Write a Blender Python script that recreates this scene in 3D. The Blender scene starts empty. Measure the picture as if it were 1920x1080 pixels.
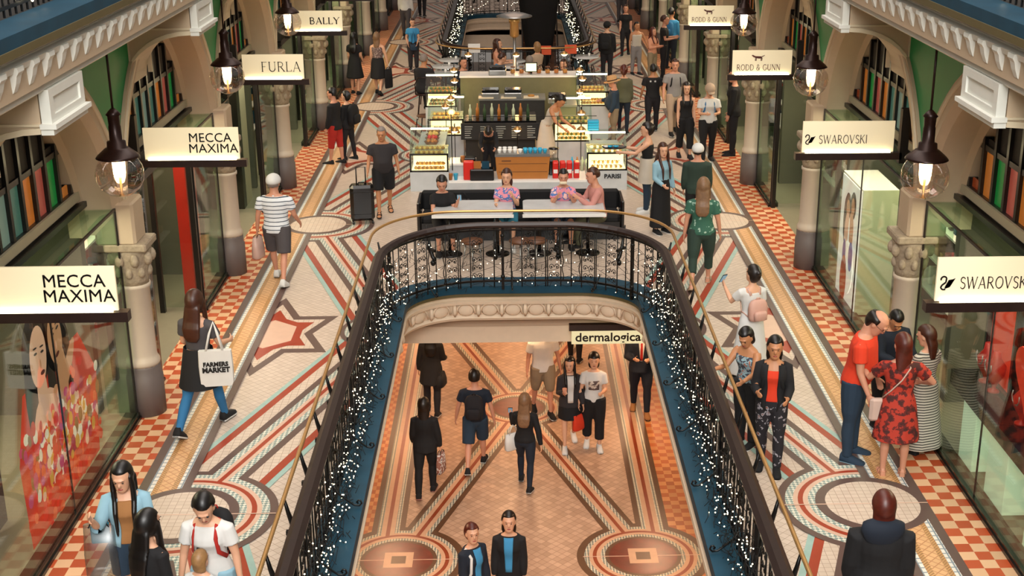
import bpy, math, random
from mathutils import Vector, Matrix, Euler
random.seed(7)
PI=math.pi
S,Cc=math.sin,math.cos
def R(d): return math.radians(d)
scn=bpy.context.scene
COL=scn.collection
# ---------------------------------------------------------------- camera model
FPX=2500.; PX0=1042.; CAMH=6.7; PSI=.0336; TH=math.atan(870/2500.)
Fv=Vector((S(PSI)*Cc(TH),Cc(PSI)*Cc(TH),-S(TH)));Rv=Vector((Cc(PSI),-S(PSI),0));Uv=Vector((S(PSI)*S(TH),Cc(PSI)*S(TH),Cc(TH)))
CAMP=Vector((0,0,CAMH))
def ray(x,y): return Fv+Rv*((x-PX0)/FPX)-Uv*((y-540)/FPX)
def at(x,y,z=0.):
    d=ray(x,y); return CAMP+d*((z-CAMH)/d.z)
def aty(x,y,Y):
    d=ray(x,y); return CAMP+d*(Y/d.y)
def atx(x,y,X):
    d=ray(x,y); return CAMP+d*(X/d.x)
cam=bpy.data.cameras.new('camera'); camo=bpy.data.objects.new('camera',cam); COL.objects.link(camo)
camo.location=CAMP
m=Matrix((Rv,Uv,-Fv)).transposed(); camo.rotation_euler=m.to_euler()
cam.sensor_width=36; cam.lens=FPX/1920*36; cam.shift_x=(960-PX0)/1920; cam.clip_start=.05; cam.clip_end=300
scn.camera=camo
# ---------------------------------------------------------------- materials
MATS={}
def lin(c):
    if isinstance(c,str):
        c=[int(c[i:i+2],16)/255 for i in (0,2,4)]
        c=[(v/12.92 if v<=.04045 else ((v+.055)/1.055)**2.4) for v in c]
    return (c[0],c[1],c[2],1)
def newmat(name):
    m=bpy.data.materials.new(name); m.use_nodes=True; nt=m.node_tree; b=nt.nodes['Principled BSDF']; MATS[name]=m
    return m,nt,b
def N(nt,t,**k):
    n=nt.nodes.new(t)
    for a,v in k.items():
        if a in n.inputs: n.inputs[a].default_value=v
        else: setattr(n,a,v)
    return n
def mixc(nt,fac,a,b):
    n=nt.nodes.new('ShaderNodeMix'); n.data_type='RGBA'
    for i,v in ((0,fac),(6,a),(7,b)):
        if hasattr(v,'is_linked') or hasattr(v,'links'): nt.links.new(v,n.inputs[i])
        else: n.inputs[i].default_value=v
    return n.outputs[2]
def mat(name,c,rough=.6,metal=0,noise=.12,nscale=8,bump=0,emit=0,spec=.5,ecol=None):
    if name in MATS: return MATS[name]
    m,nt,b=newmat(name); c=lin(c)
    b.inputs['Roughness'].default_value=rough; b.inputs['Metallic'].default_value=metal
    b.inputs['Specular IOR Level'].default_value=spec
    if emit:
        b.inputs['Emission Color'].default_value=lin(ecol) if ecol else c; b.inputs['Emission Strength'].default_value=emit
    tc=N(nt,'ShaderNodeTexCoord'); nz=N(nt,'ShaderNodeTexNoise'); nz.inputs['Scale'].default_value=nscale; nz.inputs['Detail'].default_value=3
    nt.links.new(tc.outputs['Object'],nz.inputs['Vector'])
    c2=(c[0]*(1-noise*2),c[1]*(1-noise*2),c[2]*(1-noise*2),1)
    nt.links.new(mixc(nt,nz.outputs['Fac'],c,c2),b.inputs['Base Color'])
    if bump:
        bp=N(nt,'ShaderNodeBump'); bp.inputs['Strength'].default_value=bump; bp.inputs['Distance'].default_value=.01
        nt.links.new(nz.outputs['Fac'],bp.inputs['Height']); nt.links.new(bp.outputs['Normal'],b.inputs['Normal'])
    return m
def mathn(nt,op,a,b=None,c=None):
    n=nt.nodes.new('ShaderNodeMath'); n.operation=op
    for i,v in enumerate((a,b,c)):
        if v is None: continue
        if hasattr(v,'links'): nt.links.new(v,n.inputs[i])
        else: n.inputs[i].default_value=v
    return n.outputs[0]
def sepxyz(nt):
    tc=N(nt,'ShaderNodeTexCoord'); s=N(nt,'ShaderNodeSeparateXYZ'); nt.links.new(tc.outputs['Object'],s.inputs[0]); return s.outputs[0],s.outputs[1],s.outputs[2],tc
def gridmat(name,c,cg,size,w=.06,rot=0,rough=.35,var=.1,aspect=1):
    """tiles with grout lines, optionally turned by rot"""
    m,nt,b=newmat(name); x,y,z,tc=sepxyz(nt); b.inputs['Roughness'].default_value=rough
    if rot:
        x1=mathn(nt,'ADD',mathn(nt,'MULTIPLY',x,Cc(R(rot))),mathn(nt,'MULTIPLY',y,S(R(rot))))
        y=mathn(nt,'SUBTRACT',mathn(nt,'MULTIPLY',y,Cc(R(rot))),mathn(nt,'MULTIPLY',x,S(R(rot)))); x=x1
    u=mathn(nt,'DIVIDE',x,size); v=mathn(nt,'DIVIDE',y,size*aspect)
    fu=mathn(nt,'LESS_THAN',mathn(nt,'FRACT',u),w); fv=mathn(nt,'LESS_THAN',mathn(nt,'FRACT',v),w/aspect)
    g=mathn(nt,'MAXIMUM',fu,fv)
    wn=N(nt,'ShaderNodeTexWhiteNoise'); wn.noise_dimensions='2D'; cb=N(nt,'ShaderNodeCombineXYZ')
    nt.links.new(mathn(nt,'FLOOR',u),cb.inputs[0]); nt.links.new(mathn(nt,'FLOOR',v),cb.inputs[1]); nt.links.new(cb.outputs[0],wn.inputs['Vector'])
    c=lin(c); c2=(c[0]*(1-var*2),c[1]*(1-var*2.2),c[2]*(1-var*2.4),1)
    nt.links.new(mixc(nt,g,mixc(nt,wn.outputs['Value'],c,c2),lin(cg)),b.inputs['Base Color'])
    return m
def checkmat(name,ca,cb_,sx,sy=None,rot=0,ox=0,oy=0,rough=.35,shift=False):
    m,nt,b=newmat(name); x,y,z,tc=sepxyz(nt); b.inputs['Roughness'].default_value=rough; sy=sy or sx
    if rot:
        x1=mathn(nt,'ADD',mathn(nt,'MULTIPLY',x,Cc(R(rot))),mathn(nt,'MULTIPLY',y,S(R(rot))))
        y=mathn(nt,'SUBTRACT',mathn(nt,'MULTIPLY',y,Cc(R(rot))),mathn(nt,'MULTIPLY',x,S(R(rot)))); x=x1
    u=mathn(nt,'FLOOR',mathn(nt,'DIVIDE',mathn(nt,'ADD',x,ox+100),sx)); v=mathn(nt,'FLOOR',mathn(nt,'DIVIDE',mathn(nt,'ADD',y,oy),sy))
    f=mathn(nt,'MODULO',mathn(nt,'ADD',u,v),2.)
    wn=N(nt,'ShaderNodeTexWhiteNoise'); wn.noise_dimensions='2D'; cb=N(nt,'ShaderNodeCombineXYZ')
    nt.links.new(u,cb.inputs[0]); nt.links.new(v,cb.inputs[1]); nt.links.new(cb.outputs[0],wn.inputs['Vector'])
    base=mixc(nt,f,lin(ca),lin(cb_)); dk=mixc(nt,mathn(nt,'MULTIPLY',wn.outputs['Value'],.25),base,(.05,.03,.02,1))
    nt.links.new(dk,b.inputs['Base Color']); return m
def stripemat(name,c1,c2,period,frac,axis=2,rough=.8,wob=0):
    m,nt,b=newmat(name); o=sepxyz(nt); b.inputs['Roughness'].default_value=rough
    v=o[axis]
    if wob:
        nz=N(nt,'ShaderNodeTexNoise'); nz.inputs['Scale'].default_value=5; nt.links.new(o[3].outputs['Object'],nz.inputs['Vector'])
        v=mathn(nt,'ADD',v,mathn(nt,'MULTIPLY',nz.outputs['Fac'],wob))
    f=mathn(nt,'LESS_THAN',mathn(nt,'FRACT',mathn(nt,'DIVIDE',mathn(nt,'ADD',v,50),period)),frac)
    nt.links.new(mixc(nt,f,lin(c1),lin(c2)),b.inputs['Base Color']); return m
def blotmat(name,c1,c2,scale=14,th=.5,c3=None,th3=.62,rough=.8):
    m,nt,b=newmat(name); tc=N(nt,'ShaderNodeTexCoord'); nz=N(nt,'ShaderNodeTexNoise'); nz.inputs['Scale'].default_value=scale; nz.inputs['Detail'].default_value=4
    b.inputs['Roughness'].default_value=rough
    nt.links.new(tc.outputs['Object'],nz.inputs['Vector'])
    f=mathn(nt,'GREATER_THAN',nz.outputs['Fac'],th); c=mixc(nt,f,lin(c1),lin(c2))
    if c3: c=mixc(nt,mathn(nt,'GREATER_THAN',nz.outputs['Fac'],th3),c,lin(c3))
    nt.links.new(c,b.inputs['Base Color']); return m
def glassmat(name,tint=(.86,.95,.9),refl=.9,rough=0.02,base=.04):
    m=bpy.data.materials.new(name); m.use_nodes=True; nt=m.node_tree; nt.nodes.clear(); MATS[name]=m
    o=N(nt,'ShaderNodeOutputMaterial'); mx=N(nt,'ShaderNodeMixShader'); t=N(nt,'ShaderNodeBsdfTransparent'); t.inputs[0].default_value=(*tint,1)
    g=N(nt,'ShaderNodeBsdfGlossy'); g.inputs['Roughness'].default_value=rough; g.inputs[0].default_value=(refl,refl,refl,1)
    ge=N(nt,'ShaderNodeNewGeometry'); dp=nt.nodes.new('ShaderNodeVectorMath'); dp.operation='DOT_PRODUCT'
    nt.links.new(ge.outputs['Normal'],dp.inputs[0]); nt.links.new(ge.outputs['Incoming'],dp.inputs[1])
    f=mathn(nt,'ADD',mathn(nt,'MULTIPLY',mathn(nt,'POWER',mathn(nt,'SUBTRACT',1.,mathn(nt,'ABSOLUTE',dp.outputs['Value'])),4.2),.42),base)
    nt.links.new(f,mx.inputs[0]); nt.links.new(t.outputs[0],mx.inputs[1]); nt.links.new(g.outputs[0],mx.inputs[2]); nt.links.new(mx.outputs[0],o.inputs[0]); return m
def emat(name,c,st):
    if name in MATS: return MATS[name]
    m=bpy.data.materials.new(name); m.use_nodes=True; nt=m.node_tree; nt.nodes.clear(); MATS[name]=m
    o=N(nt,'ShaderNodeOutputMaterial'); e=N(nt,'ShaderNodeEmission'); e.inputs[0].default_value=lin(c); e.inputs[1].default_value=st
    nt.links.new(e.outputs[0],o.inputs[0]); return m
# ---------------------------------------------------------------- mesh builder
class MB:
    def __init__(s): s.v=[];s.f=[];s.m=[];s.sm=[];s.mats=[]
    def mi(s,m):
        if m is None: return 0
        if isinstance(m,str): m=MATS[m]
        if m not in s.mats: s.mats.append(m)
        return s.mats.index(m)
    def add(s,vs,fs,m=None,smooth=False):
        o=len(s.v); s.v+= [tuple(v) for v in vs]; k=s.mi(m)
        for f in fs: s.f.append([i+o for i in f]); s.m.append(k); s.sm.append(smooth)
        return s
    def box(s,x0,x1,y0,y1,z0,z1,m=None):
        return s.add([(x0,y0,z0),(x1,y0,z0),(x1,y1,z0),(x0,y1,z0),(x0,y0,z1),(x1,y0,z1),(x1,y1,z1),(x0,y1,z1)],
            [(0,3,2,1),(4,5,6,7),(0,1,5,4),(1,2,6,5),(2,3,7,6),(3,0,4,7)],m)
    def rbox(s,c,sz,m=None,r=.02,rz=0):
        """box with chamfered vertical+horizontal edges, centre c, size sz"""
        a,b,h=[v/2 for v in sz]; r=min(r,a*.9,b*.9,h*.9); vs=[]
        def ring(k,z): return [(a-k,-b+r,z),(a-k,b-r,z),(a-r,b-k,z),(-a+r,b-k,z),(-a+k,b-r,z),(-a+k,-b+r,z),(-a+r,-b+k,z),(a-r,-b+k,z)]
        for k,z in ((r*.7,-h),(0,-h+r*.8),(0,h-r*.8),(r*.7,h)): vs+=ring(k,z)
        fs=[tuple(range(7,-1,-1)),tuple(range(24,32))]
        for j in range(3):
            for i in range(8): fs.append((j*8+i,j*8+(i+1)%8,j*8+8+(i+1)%8,j*8+8+i))
        cz,sn=Cc(rz),S(rz); vs=[(c[0]+x*cz-y*sn,c[1]+x*sn+y*cz,c[2]+z) for x,y,z in vs]
        return s.add(vs,fs,m)
    def loft(s,rings,m=None,smooth=True,cap=True,close=False):
        n=len(rings[0]); vs=[p for r in rings for p in r]; fs=[]
        L=len(rings)
        for j in range(L-1 if not close else L):
            j2=(j+1)%L
            for i in range(n): fs.append((j*n+i,j*n+(i+1)%n,j2*n+(i+1)%n,j2*n+i))
        if cap and not close: fs.append(tuple(range(n-1,-1,-1))); fs.append(tuple((L-1)*n+i for i in range(n)))
        return s.add(vs,fs,m,smooth)
    def tube(s,pts,rad,m=None,n=8,close=False,cap=True,up=None):
        pts=[Vector(p) for p in pts]; L=len(pts)
        if not hasattr(rad,'__len__'): rad=[rad]*L
        rings=[]; prev=None
        for i,p in enumerate(pts):
            if close: t=(pts[(i+1)%L]-pts[i-1])
            else: t=pts[min(i+1,L-1)]-pts[max(i-1,0)]
            if t.length<1e-9: t=Vector((0,0,1))
            t.normalize()
            if prev is None:
                a=Vector((1,0,0)) if abs(t.x)<.8 else Vector((0,1,0))
                if up is not None: a=Vector(up)
            else: a=prev
            a=(a-t*a.dot(t))
            if a.length<1e-5: a=t.orthogonal()
            a.normalize(); b=t.cross(a); prev=a; r=rad[i]
            rx,ry=(r if hasattr(r,'__len__') else (r,r))
            rings.append([p+a*(rx*Cc(2*PI*k/n))+b*(ry*S(2*PI*k/n)) for k in range(n)])
        return s.loft(rings,m,True,cap,close)
    def lathe(s,prof,c=(0,0,0),m=None,n=20,smooth=True,cap=True,sy=1):
        rings=[[(c[0]+r*Cc(2*PI*k/n),c[1]+sy*r*S(2*PI*k/n),c[2]+z) for k in range(n)] for r,z in prof]
        return s.loft(rings,m,smooth,cap)
    def ell(s,c,r,m=None,n=12,k=8,rot=None,push=None):
        vs=[];fs=[]
        c=Vector(c)
        for j in range(k+1):
            ph=-PI/2+PI*j/k
            for i in range(n):
                p=Vector((r[0]*Cc(ph)*Cc(2*PI*i/n),r[1]*Cc(ph)*S(2*PI*i/n),r[2]*S(ph)))
                if push: p=push(p)
                if rot: p=rot@p
                vs.append(c+p)
        for j in range(k):
            for i in range(n): fs.append((j*n+i,j*n+(i+1)%n,(j+1)*n+(i+1)%n,(j+1)*n+i))
        return s.add(vs,fs,m,True)
    def prism(s,poly,fn,h0,h1,m=None,smooth=False):
        """poly in 2-D, fn(a,b,h)->3-D"""
        n=len(poly); vs=[fn(a,b,h0) for a,b in poly]+[fn(a,b,h1) for a,b in poly]
        fs=[tuple(range(n-1,-1,-1)),tuple(range(n,2*n))]+[(i,(i+1)%n,n+(i+1)%n,n+i) for i in range(n)]
        return s.add(vs,fs,m,smooth)
    def build(s,name,m=None,parent=None,label=None):
        me=bpy.data.meshes.new(name); me.from_pydata(s.v,[],s.f)
        if isinstance(m,str): m=MATS[m]
        if s.mats:
            for k in s.mats: me.materials.append(k)
            me.polygons.foreach_set('material_index',s.m)
        elif m: me.materials.append(m)
        me.polygons.foreach_set('use_smooth',s.sm); me.update()
        o=bpy.data.objects.new(name,me); COL.objects.link(o)
        if parent: o.parent=parent
        if label: o['label']=label
        return o
def tag(o,label=None,cat=None,group=None,kind=None):
    if label: o['label']=label
    if cat: o['category']=cat
    if group: o['group']=group
    if kind: o['kind']=kind
    return o
def thing(name,label,cat,loc=(0,0,0),rz=0,group=None):
    o=bpy.data.objects.new(name,None); o.empty_display_size=.1; COL.objects.link(o); o.location=loc; o.rotation_euler=(0,0,rz)
    return tag(o,label,cat,group)
def struct(o): o['kind']='structure'; return o
def copy_tree(o,parent=None):
    c=o.copy(); COL.objects.link(c); c.parent=parent
    for ch in list(o.children): copy_tree(ch,c)
    return c
def light(name,kind,loc,power,color,parent=None,size=.2,size_y=None,rot=None,spread=None):
    l=bpy.data.lights.new(name,kind); l.energy=power; l.color=lin(color)[:3]
    if kind=='AREA':
        l.size=size
        if size_y: l.shape='RECTANGLE'; l.size_y=size_y
        if spread: l.spread=spread
    else: l.shadow_soft_size=size
    o=bpy.data.objects.new(name,l); COL.objects.link(o); o.location=loc
    if rot: o.rotation_euler=rot
    if parent: o.parent=parent
    return o
# ---------------------------------------------------------------- lettering
def text(s,size,m,parent,M,name='lettering',sx=1,ext=.004,align='CENTER',space=1,bold=0):
    cu=bpy.data.curves.new('t','FONT'); cu.body=s; cu.size=size; cu.extrude=ext; cu.align_x=align; cu.align_y='CENTER'; cu.space_character=space; cu.space_line=.82; cu.offset=bold; cu.resolution_u=3
    o=bpy.data.objects.new('t',cu); COL.objects.link(o); dg=bpy.context.evaluated_depsgraph_get(); me=bpy.data.meshes.new_from_object(o.evaluated_get(dg))
    bpy.data.objects.remove(o); me.materials.clear(); me.materials.append(MATS[m] if isinstance(m,str) else m)
    me.transform(M@Matrix.Diagonal((sx,1,1,1))); me.name=name
    r=bpy.data.objects.new(name,me); COL.objects.link(r)
    if parent: r.parent=parent
    return r
def arc(cx,cy,rx,ry,a0,a1,n=10): return [(cx+rx*Cc(R(a0+(a1-a0)*i/n)),cy+ry*S(R(a0+(a1-a0)*i/n))) for i in range(n+1)]
T1,T2=.1,.045   # thick and thin strokes
GL={ # letter: (advance,[(points,width)],[serif centres])
'F':(.62,[([(.12,0),(.12,1)],T1),([(.12,.97),(.55,.97)],T2),([(.12,.52),(.42,.52)],T2)],[(.12,0),(.12,1)]),
'L':(.6,[([(.12,0),(.12,1)],T1),([(.12,.03),(.55,.03)],T2),([(.54,.0),(.54,.2)],T2)],[(.12,0),(.12,1)]),
'U':(.8,[([(.12,1),(.12,.35)]+arc(.38,.33,.26,.31,180,360),T1),([(.64,.35),(.64,1)],T2)],[(.12,1),(.64,1)]),
'R':(.74,[([(.12,0),(.12,1)],T1),([(.12,.97)]+arc(.32,.735,.22,.235,90,-90)+[(.12,.5)],T2+.02),([(.32,.5),(.66,.02)],T1)],[(.12,0),(.12,1),(.66,0)]),
'A':(.8,[([(.08,0),(.39,1)],T2),([(.39,1),(.7,0)],T1),([(.18,.34),(.6,.34)],T2)],[(.08,0),(.7,0)]),
'B':(.7,[([(.12,0),(.12,1)],T1),([(.12,.97)]+arc(.32,.745,.2,.225,90,-90)+[(.12,.52)],T2+.03),([(.12,.52)]+arc(.34,.275,.24,.245,90,-90)+[(.12,.03)],T2+.03)],[(.12,0),(.12,1)]),
'Y':(.76,[([(.06,1),(.37,.48)],T1),([(.68,1),(.37,.48)],T2),([(.37,.5),(.37,0)],T1)],[(.06,1),(.68,1),(.37,0)]),
'S':(.6,[(arc(.3,.75,.2,.22,20,270,12)+arc(.3,.26,.22,.25,90,-150,12),T1*.8)],[]),
'W':(1.1,[([(.06,1),(.3,0)],T1),([(.3,0),(.54,1)],T2),([(.5,1),(.76,0)],T1),([(.76,0),(1.0,1)],T2)],[(.06,1),(1.0,1)]),
'O':(.86,[(arc(.42,.5,.34,.48,0,360,20),T1*.8)],[]),
'V':(.78,[([(.06,1),(.37,0)],T1),([(.37,0),(.68,1)],T2)],[(.06,1),(.68,1)]),
'K':(.76,[([(.12,0),(.12,1)],T1),([(.62,1),(.14,.45)],T2),([(.28,.58),(.66,0)],T1)],[(.12,0),(.12,1),(.66,0),(.62,1)]),
'I':(.28,[([(.13,0),(.13,1)],T1)],[(.13,0),(.13,1)]),
'D':(.82,[([(.12,0),(.12,1)],T1),([(.12,.97),(.3,.97)]+arc(.32,.5,.4,.47,90,-90,12)+[(.12,.03)],T2+.02)],[(.12,0),(.12,1)]),
'G':(.86,[(arc(.44,.5,.36,.48,45,330,16)+[(.76,.42)],T1*.8),([(.56,.42),(.84,.42)],T2)],[]),
'N':(.84,[([(.12,0),(.12,1)],T2),([(.12,1),(.68,0)],T1),([(.68,0),(.68,1)],T2)],[(.12,0),(.12,1),(.68,1)]),
'&':(.8,[(arc(.34,.77,.16,.2,-40,220,12)+[(.62,.05)],T2+.02),(arc(.3,.26,.24,.26,110,340,12)+[(.66,.5)],T2+.02)],[]),
' ':(.35,[],[])}
def serif_text(s,size,m,parent,M,name='lettering',w=1,serif=.09,fat=1,ext=.004,space=.06):
    tot=sum(GL[c][0]+space for c in s)-space; x=-tot/2; b=MB()
    def P(u,v,h): return M@Vector(((x+u)*size*w,(v-.5)*size,h))
    for c in s:
        adv,st,se=GL[c]
        for pts,wd in st:
            wd*=fat; L=[];Rr=[]
            for i,(px,py) in enumerate(pts):
                a=pts[max(i-1,0)]; q=pts[min(i+1,len(pts)-1)]; dx,dy=q[0]-a[0],q[1]-a[1]; l=math.hypot(dx,dy) or 1; nx,ny=-dy/l*wd/2,dx/l*wd/2
                L.append((px+nx,py+ny)); Rr.append((px-nx,py-ny))
            for i in range(len(pts)-1): b.prism([L[i],Rr[i],Rr[i+1],L[i+1]],P,-ext,ext)
        for px,py in se:
            d=T2*fat*(1 if py<.5 else -1); b.prism([(px-serif,py),(px+serif,py),(px+serif,py+d),(px-serif,py+d)],P,-ext,ext)
        x+=adv+space
    return b.build(name,m,parent)
XC=.14
# ---------------------------------------------------------------- palette
M=mat
M('cream_paint','D8C8AA',.55,noise=.05); M('arch_paint','DCC6AC',.6,noise=.06); M('pink_paint','C6B094',.6,noise=.05); M('soffit_paint','B89F86',.7,noise=.05)
M('green_paint','149450',.5,noise=.12,nscale=3); M('white_paint','E2E2D8',.5,noise=.05); M('column_grey','6B605C',.55,noise=.08); M('shaft_paint','C9B8A4',.5,noise=.05)
M('carved_stone','B9A68C',.75,noise=.3,nscale=30,bump=.8)
M('black_metal','15110F',.35,.3,noise=.2); M('iron','0B0B0C',.35,.2,noise=.2,nscale=20); M('dark_wood','2B1B18',.3,noise=.3,nscale=12); M('brass','C79C62',.3,.75,noise=.08)
M('bronze','2E1A15',.35,.5,noise=.15); M('blue_ledge','16465C',.55,noise=.25,nscale=4,spec=.25); M('dark_green_stone','26281E',.25,noise=.3,nscale=10)
M('steel','A8A8A6',.3,.8,noise=.05); M('dark_frame','191613',.3,noise=.2); M('olive_trim','5C5233',.5,noise=.1)
M('marble','C9CBCB',.25,noise=.16,nscale=4); M('white_gloss','EDEBE6',.2,noise=.02); M('black_gloss','0C0C0E',.2,noise=.1); M('black_cloth','0B0A0C',.85,noise=.2)
M('wood_orange','B9702C',.4,noise=.15,nscale=6); M('wood_brown','6A4024',.45,noise=.2); M('red_pack','D8231A',.35,noise=.1); M('cyan_plastic','2AA7CF',.3,noise=.05)
M('shop_cream','B4AB92',.7,noise=.05); M('shop_dark','2A2723',.7,noise=.2); M('shop_floor','8E8874',.3,noise=.1); M('shop_red','C3200F',.45,noise=.15,nscale=3); M('pale_green','BFC9A6',.5,noise=.04)
glassmat('shop_glass',(.90,.95,.91)); glassmat('globe_glass',(.96,.90,.86),1,.04,.2); glassmat('clear_glass',(.97,.96,.94),1,.02,.02); glassmat('green_glass',(.72,.86,.78),.8,.02,.05)
emat('bulb_warm','FFD9A0',26); emat('bulb_fairy','FFEFC4',9); emat('lamp_glow','FFC98A',30); emat('strip_glow','FFF0C8',5.5)
# floor
gridmat('tile_cream','C8B7A8','988474',.082,.07,rot=45,var=.06); gridmat('tile_cream_straight','CDBBAA','A08A78',.075,.08,var=.05)
gridmat('tile_scale','BC9A80','8C6C58',.105,.08,rot=45,var=.14)
M('tile_brown','5F4A44',.35,noise=.1,nscale=6); M('tile_red','A03A20',.35,noise=.14,nscale=8); M('tile_pink','D2AE98',.35,noise=.08); M('tile_blue','9DBBB2',.35,noise=.15,nscale=9)
checkmat('tile_triangle','D9D6C6','7F958F',.034,rot=45); checkmat('tile_triangle_fine','D5CBB0','4E5B5C',.03,rot=45)
gridmat('tile_white_blue','DEDAD0','7C8890',.085,.2,var=.05); checkmat('tile_dots','D0A068','94683E',.02)
gridmat('tile_diamond','D6A878','B07A50',.075,.14,rot=45,rough=.35,var=.05)
checkmat('tile_check','B9502A','DDB28A',.1525,.152,ox=.02); checkmat('tile_check_ground','B4602C','CE8E58',.13,.13)
M('tile_disc','7A2E1E',.3,noise=.35,nscale=7); M('tile_brown_warm','5A3D28',.35,noise=.1); M('tile_beige','C79C7C',.35,noise=.1); M('tile_red_warm','8A3A1C',.35,noise=.1)
# ================================================================ FLOORS
def clip(poly,ax,lim,keep_less):
    out=[];n=len(poly)
    for i in range(n):
        a=poly[i];b=poly[(i+1)%n]; ia=(a[ax]<=lim) if keep_less else (a[ax]>=lim); ib=(b[ax]<=lim) if keep_less else (b[ax]>=lim)
        if ia: out.append(a)
        if ia!=ib:
            t=(lim-a[ax])/(b[ax]-a[ax]); out.append((a[0]+(b[0]-a[0])*t,a[1]+(b[1]-a[1])*t))
    return out
def cliprect(p,u0,u1,v0,v1):
    for ax,l,k in ((0,u1,True),(0,u0,False),(1,v1,True),(1,v0,False)):
        if len(p)<3: return []
        p=clip(p,ax,l,k)
    return p
class Floor:
    def __init__(s,z): s.mb=MB(); s.z=z; s.k=1
    def poly(s,p,m,tr,k):
        if len(p)<3: return
        q=[tr(a,b) for a,b in p]
        ar=sum(q[i][0]*q[(i+1)%len(q)][1]-q[(i+1)%len(q)][0]*q[i][1] for i in range(len(q)))
        if abs(ar)<1e-6: return
        if ar<0: q=q[::-1]
        s.mb.add([(a,b,s.z+k*.0006) for a,b in q],[tuple(range(len(q)))],m)
def disc(c,r,n=56): return [(c[0]+r*Cc(2*PI*i/n),c[1]+r*S(2*PI*i/n)) for i in range(n)]
def strip(a,b,w,o=0.):
    d=Vector((b[0]-a[0],b[1]-a[1])); d.normalize(); n=Vector((-d.y,d.x)); A=Vector(a)-d*.1;B=Vector(b)+d*.1
    return [tuple(A+n*(o+w)),tuple(A+n*(o-w)),tuple(B+n*(o-w)),tuple(B+n*(o+w))]
MV=[12.25,22.72,33.15,43.6,54.1,1.8]; NV=[7.0,17.5,27.95,38.4,48.85]
V0,VE=-2.,60.
VOID=[(-2.5,19.24),(36.1,50.)]
def outline(hw,ve,rx,ry,v0,n=14,seg=.6,v_other=None):
    """left run, rounded far end, right run; u,v about XC"""
    P=[]; vs=ve-ry; k=max(2,int((vs-v0)/seg))
    for i in range(k): P.append((-hw,v0+(vs-v0)*i/k))
    for i in range(n+1):
        a=PI-PI/2*i/n; P.append((-hw+rx+rx*Cc(a),vs+ry*S(a)))
    m=max(2,int(2*(hw-rx)/.3))
    for i in range(1,m): P.append((-hw+rx+2*(hw-rx)*i/m,ve))
    for i in range(n+1):
        a=PI/2-PI/2*i/n; P.append((hw-rx+rx*Cc(a),vs+ry*S(a)))
    for i in range(1,k+1): P.append((hw,vs+(v0-vs)*i/k))
    return [(u+XC,v) for u,v in P]
LEDGE=outline(1.72,19.24,.9,.8,-2.5); RAIL=outline(2.0,19.22+.0,1.5,1.6,-2.5); BRASS=outline(2.19,19.8,1.3,1.3,-2.5)
FL=Floor(0.)
def box_floor(mb,hw0,m0):
    # slab with two openings
    hx=7.6
    mb.box(XC-hx,XC-1.75,V0,VE,-.08,0,m0); mb.box(XC+1.75,XC+hx,V0,VE,-.08,0,m0)
    mb.box(XC-1.75,XC+1.75,19.28,36.06,-.08,0,m0); mb.box(XC-1.75,XC+1.75,50.04,VE,-.08,0,m0)
    mb.box(XC-hx,XC-2.1,V0,VE,-.5,-.08,m0); mb.box(XC+2.1,XC+hx,V0,VE,-.5,-.08,m0); mb.box(XC-2.1,XC+2.1,19.9,35.5,-.5,-.08,m0); mb.box(XC-2.1,XC+2.1,50.6,VE,-.5,-.08,m0)
    # rounded corner fillets
    for sx in (-1,1):
        for ve,sg,v0 in ((19.24,1,0),(36.1,-1,0),(50.,1,0)):
            pts=[(XC+sx*1.77,ve+sg*.05)]+[(XC+sx*(.82+.94*Cc(a)),ve-sg*.8+sg*.84*S(a)) for a in [PI/2*i/10 for i in range(11)]]
            if sx*sg<0: pts=pts[::-1]
            mb.prism(pts,lambda a,b,h:(a,b,h),-.075,-.001,m0)
mb=FL.mb; box_floor(mb,1.72,'tile_cream')
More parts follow.
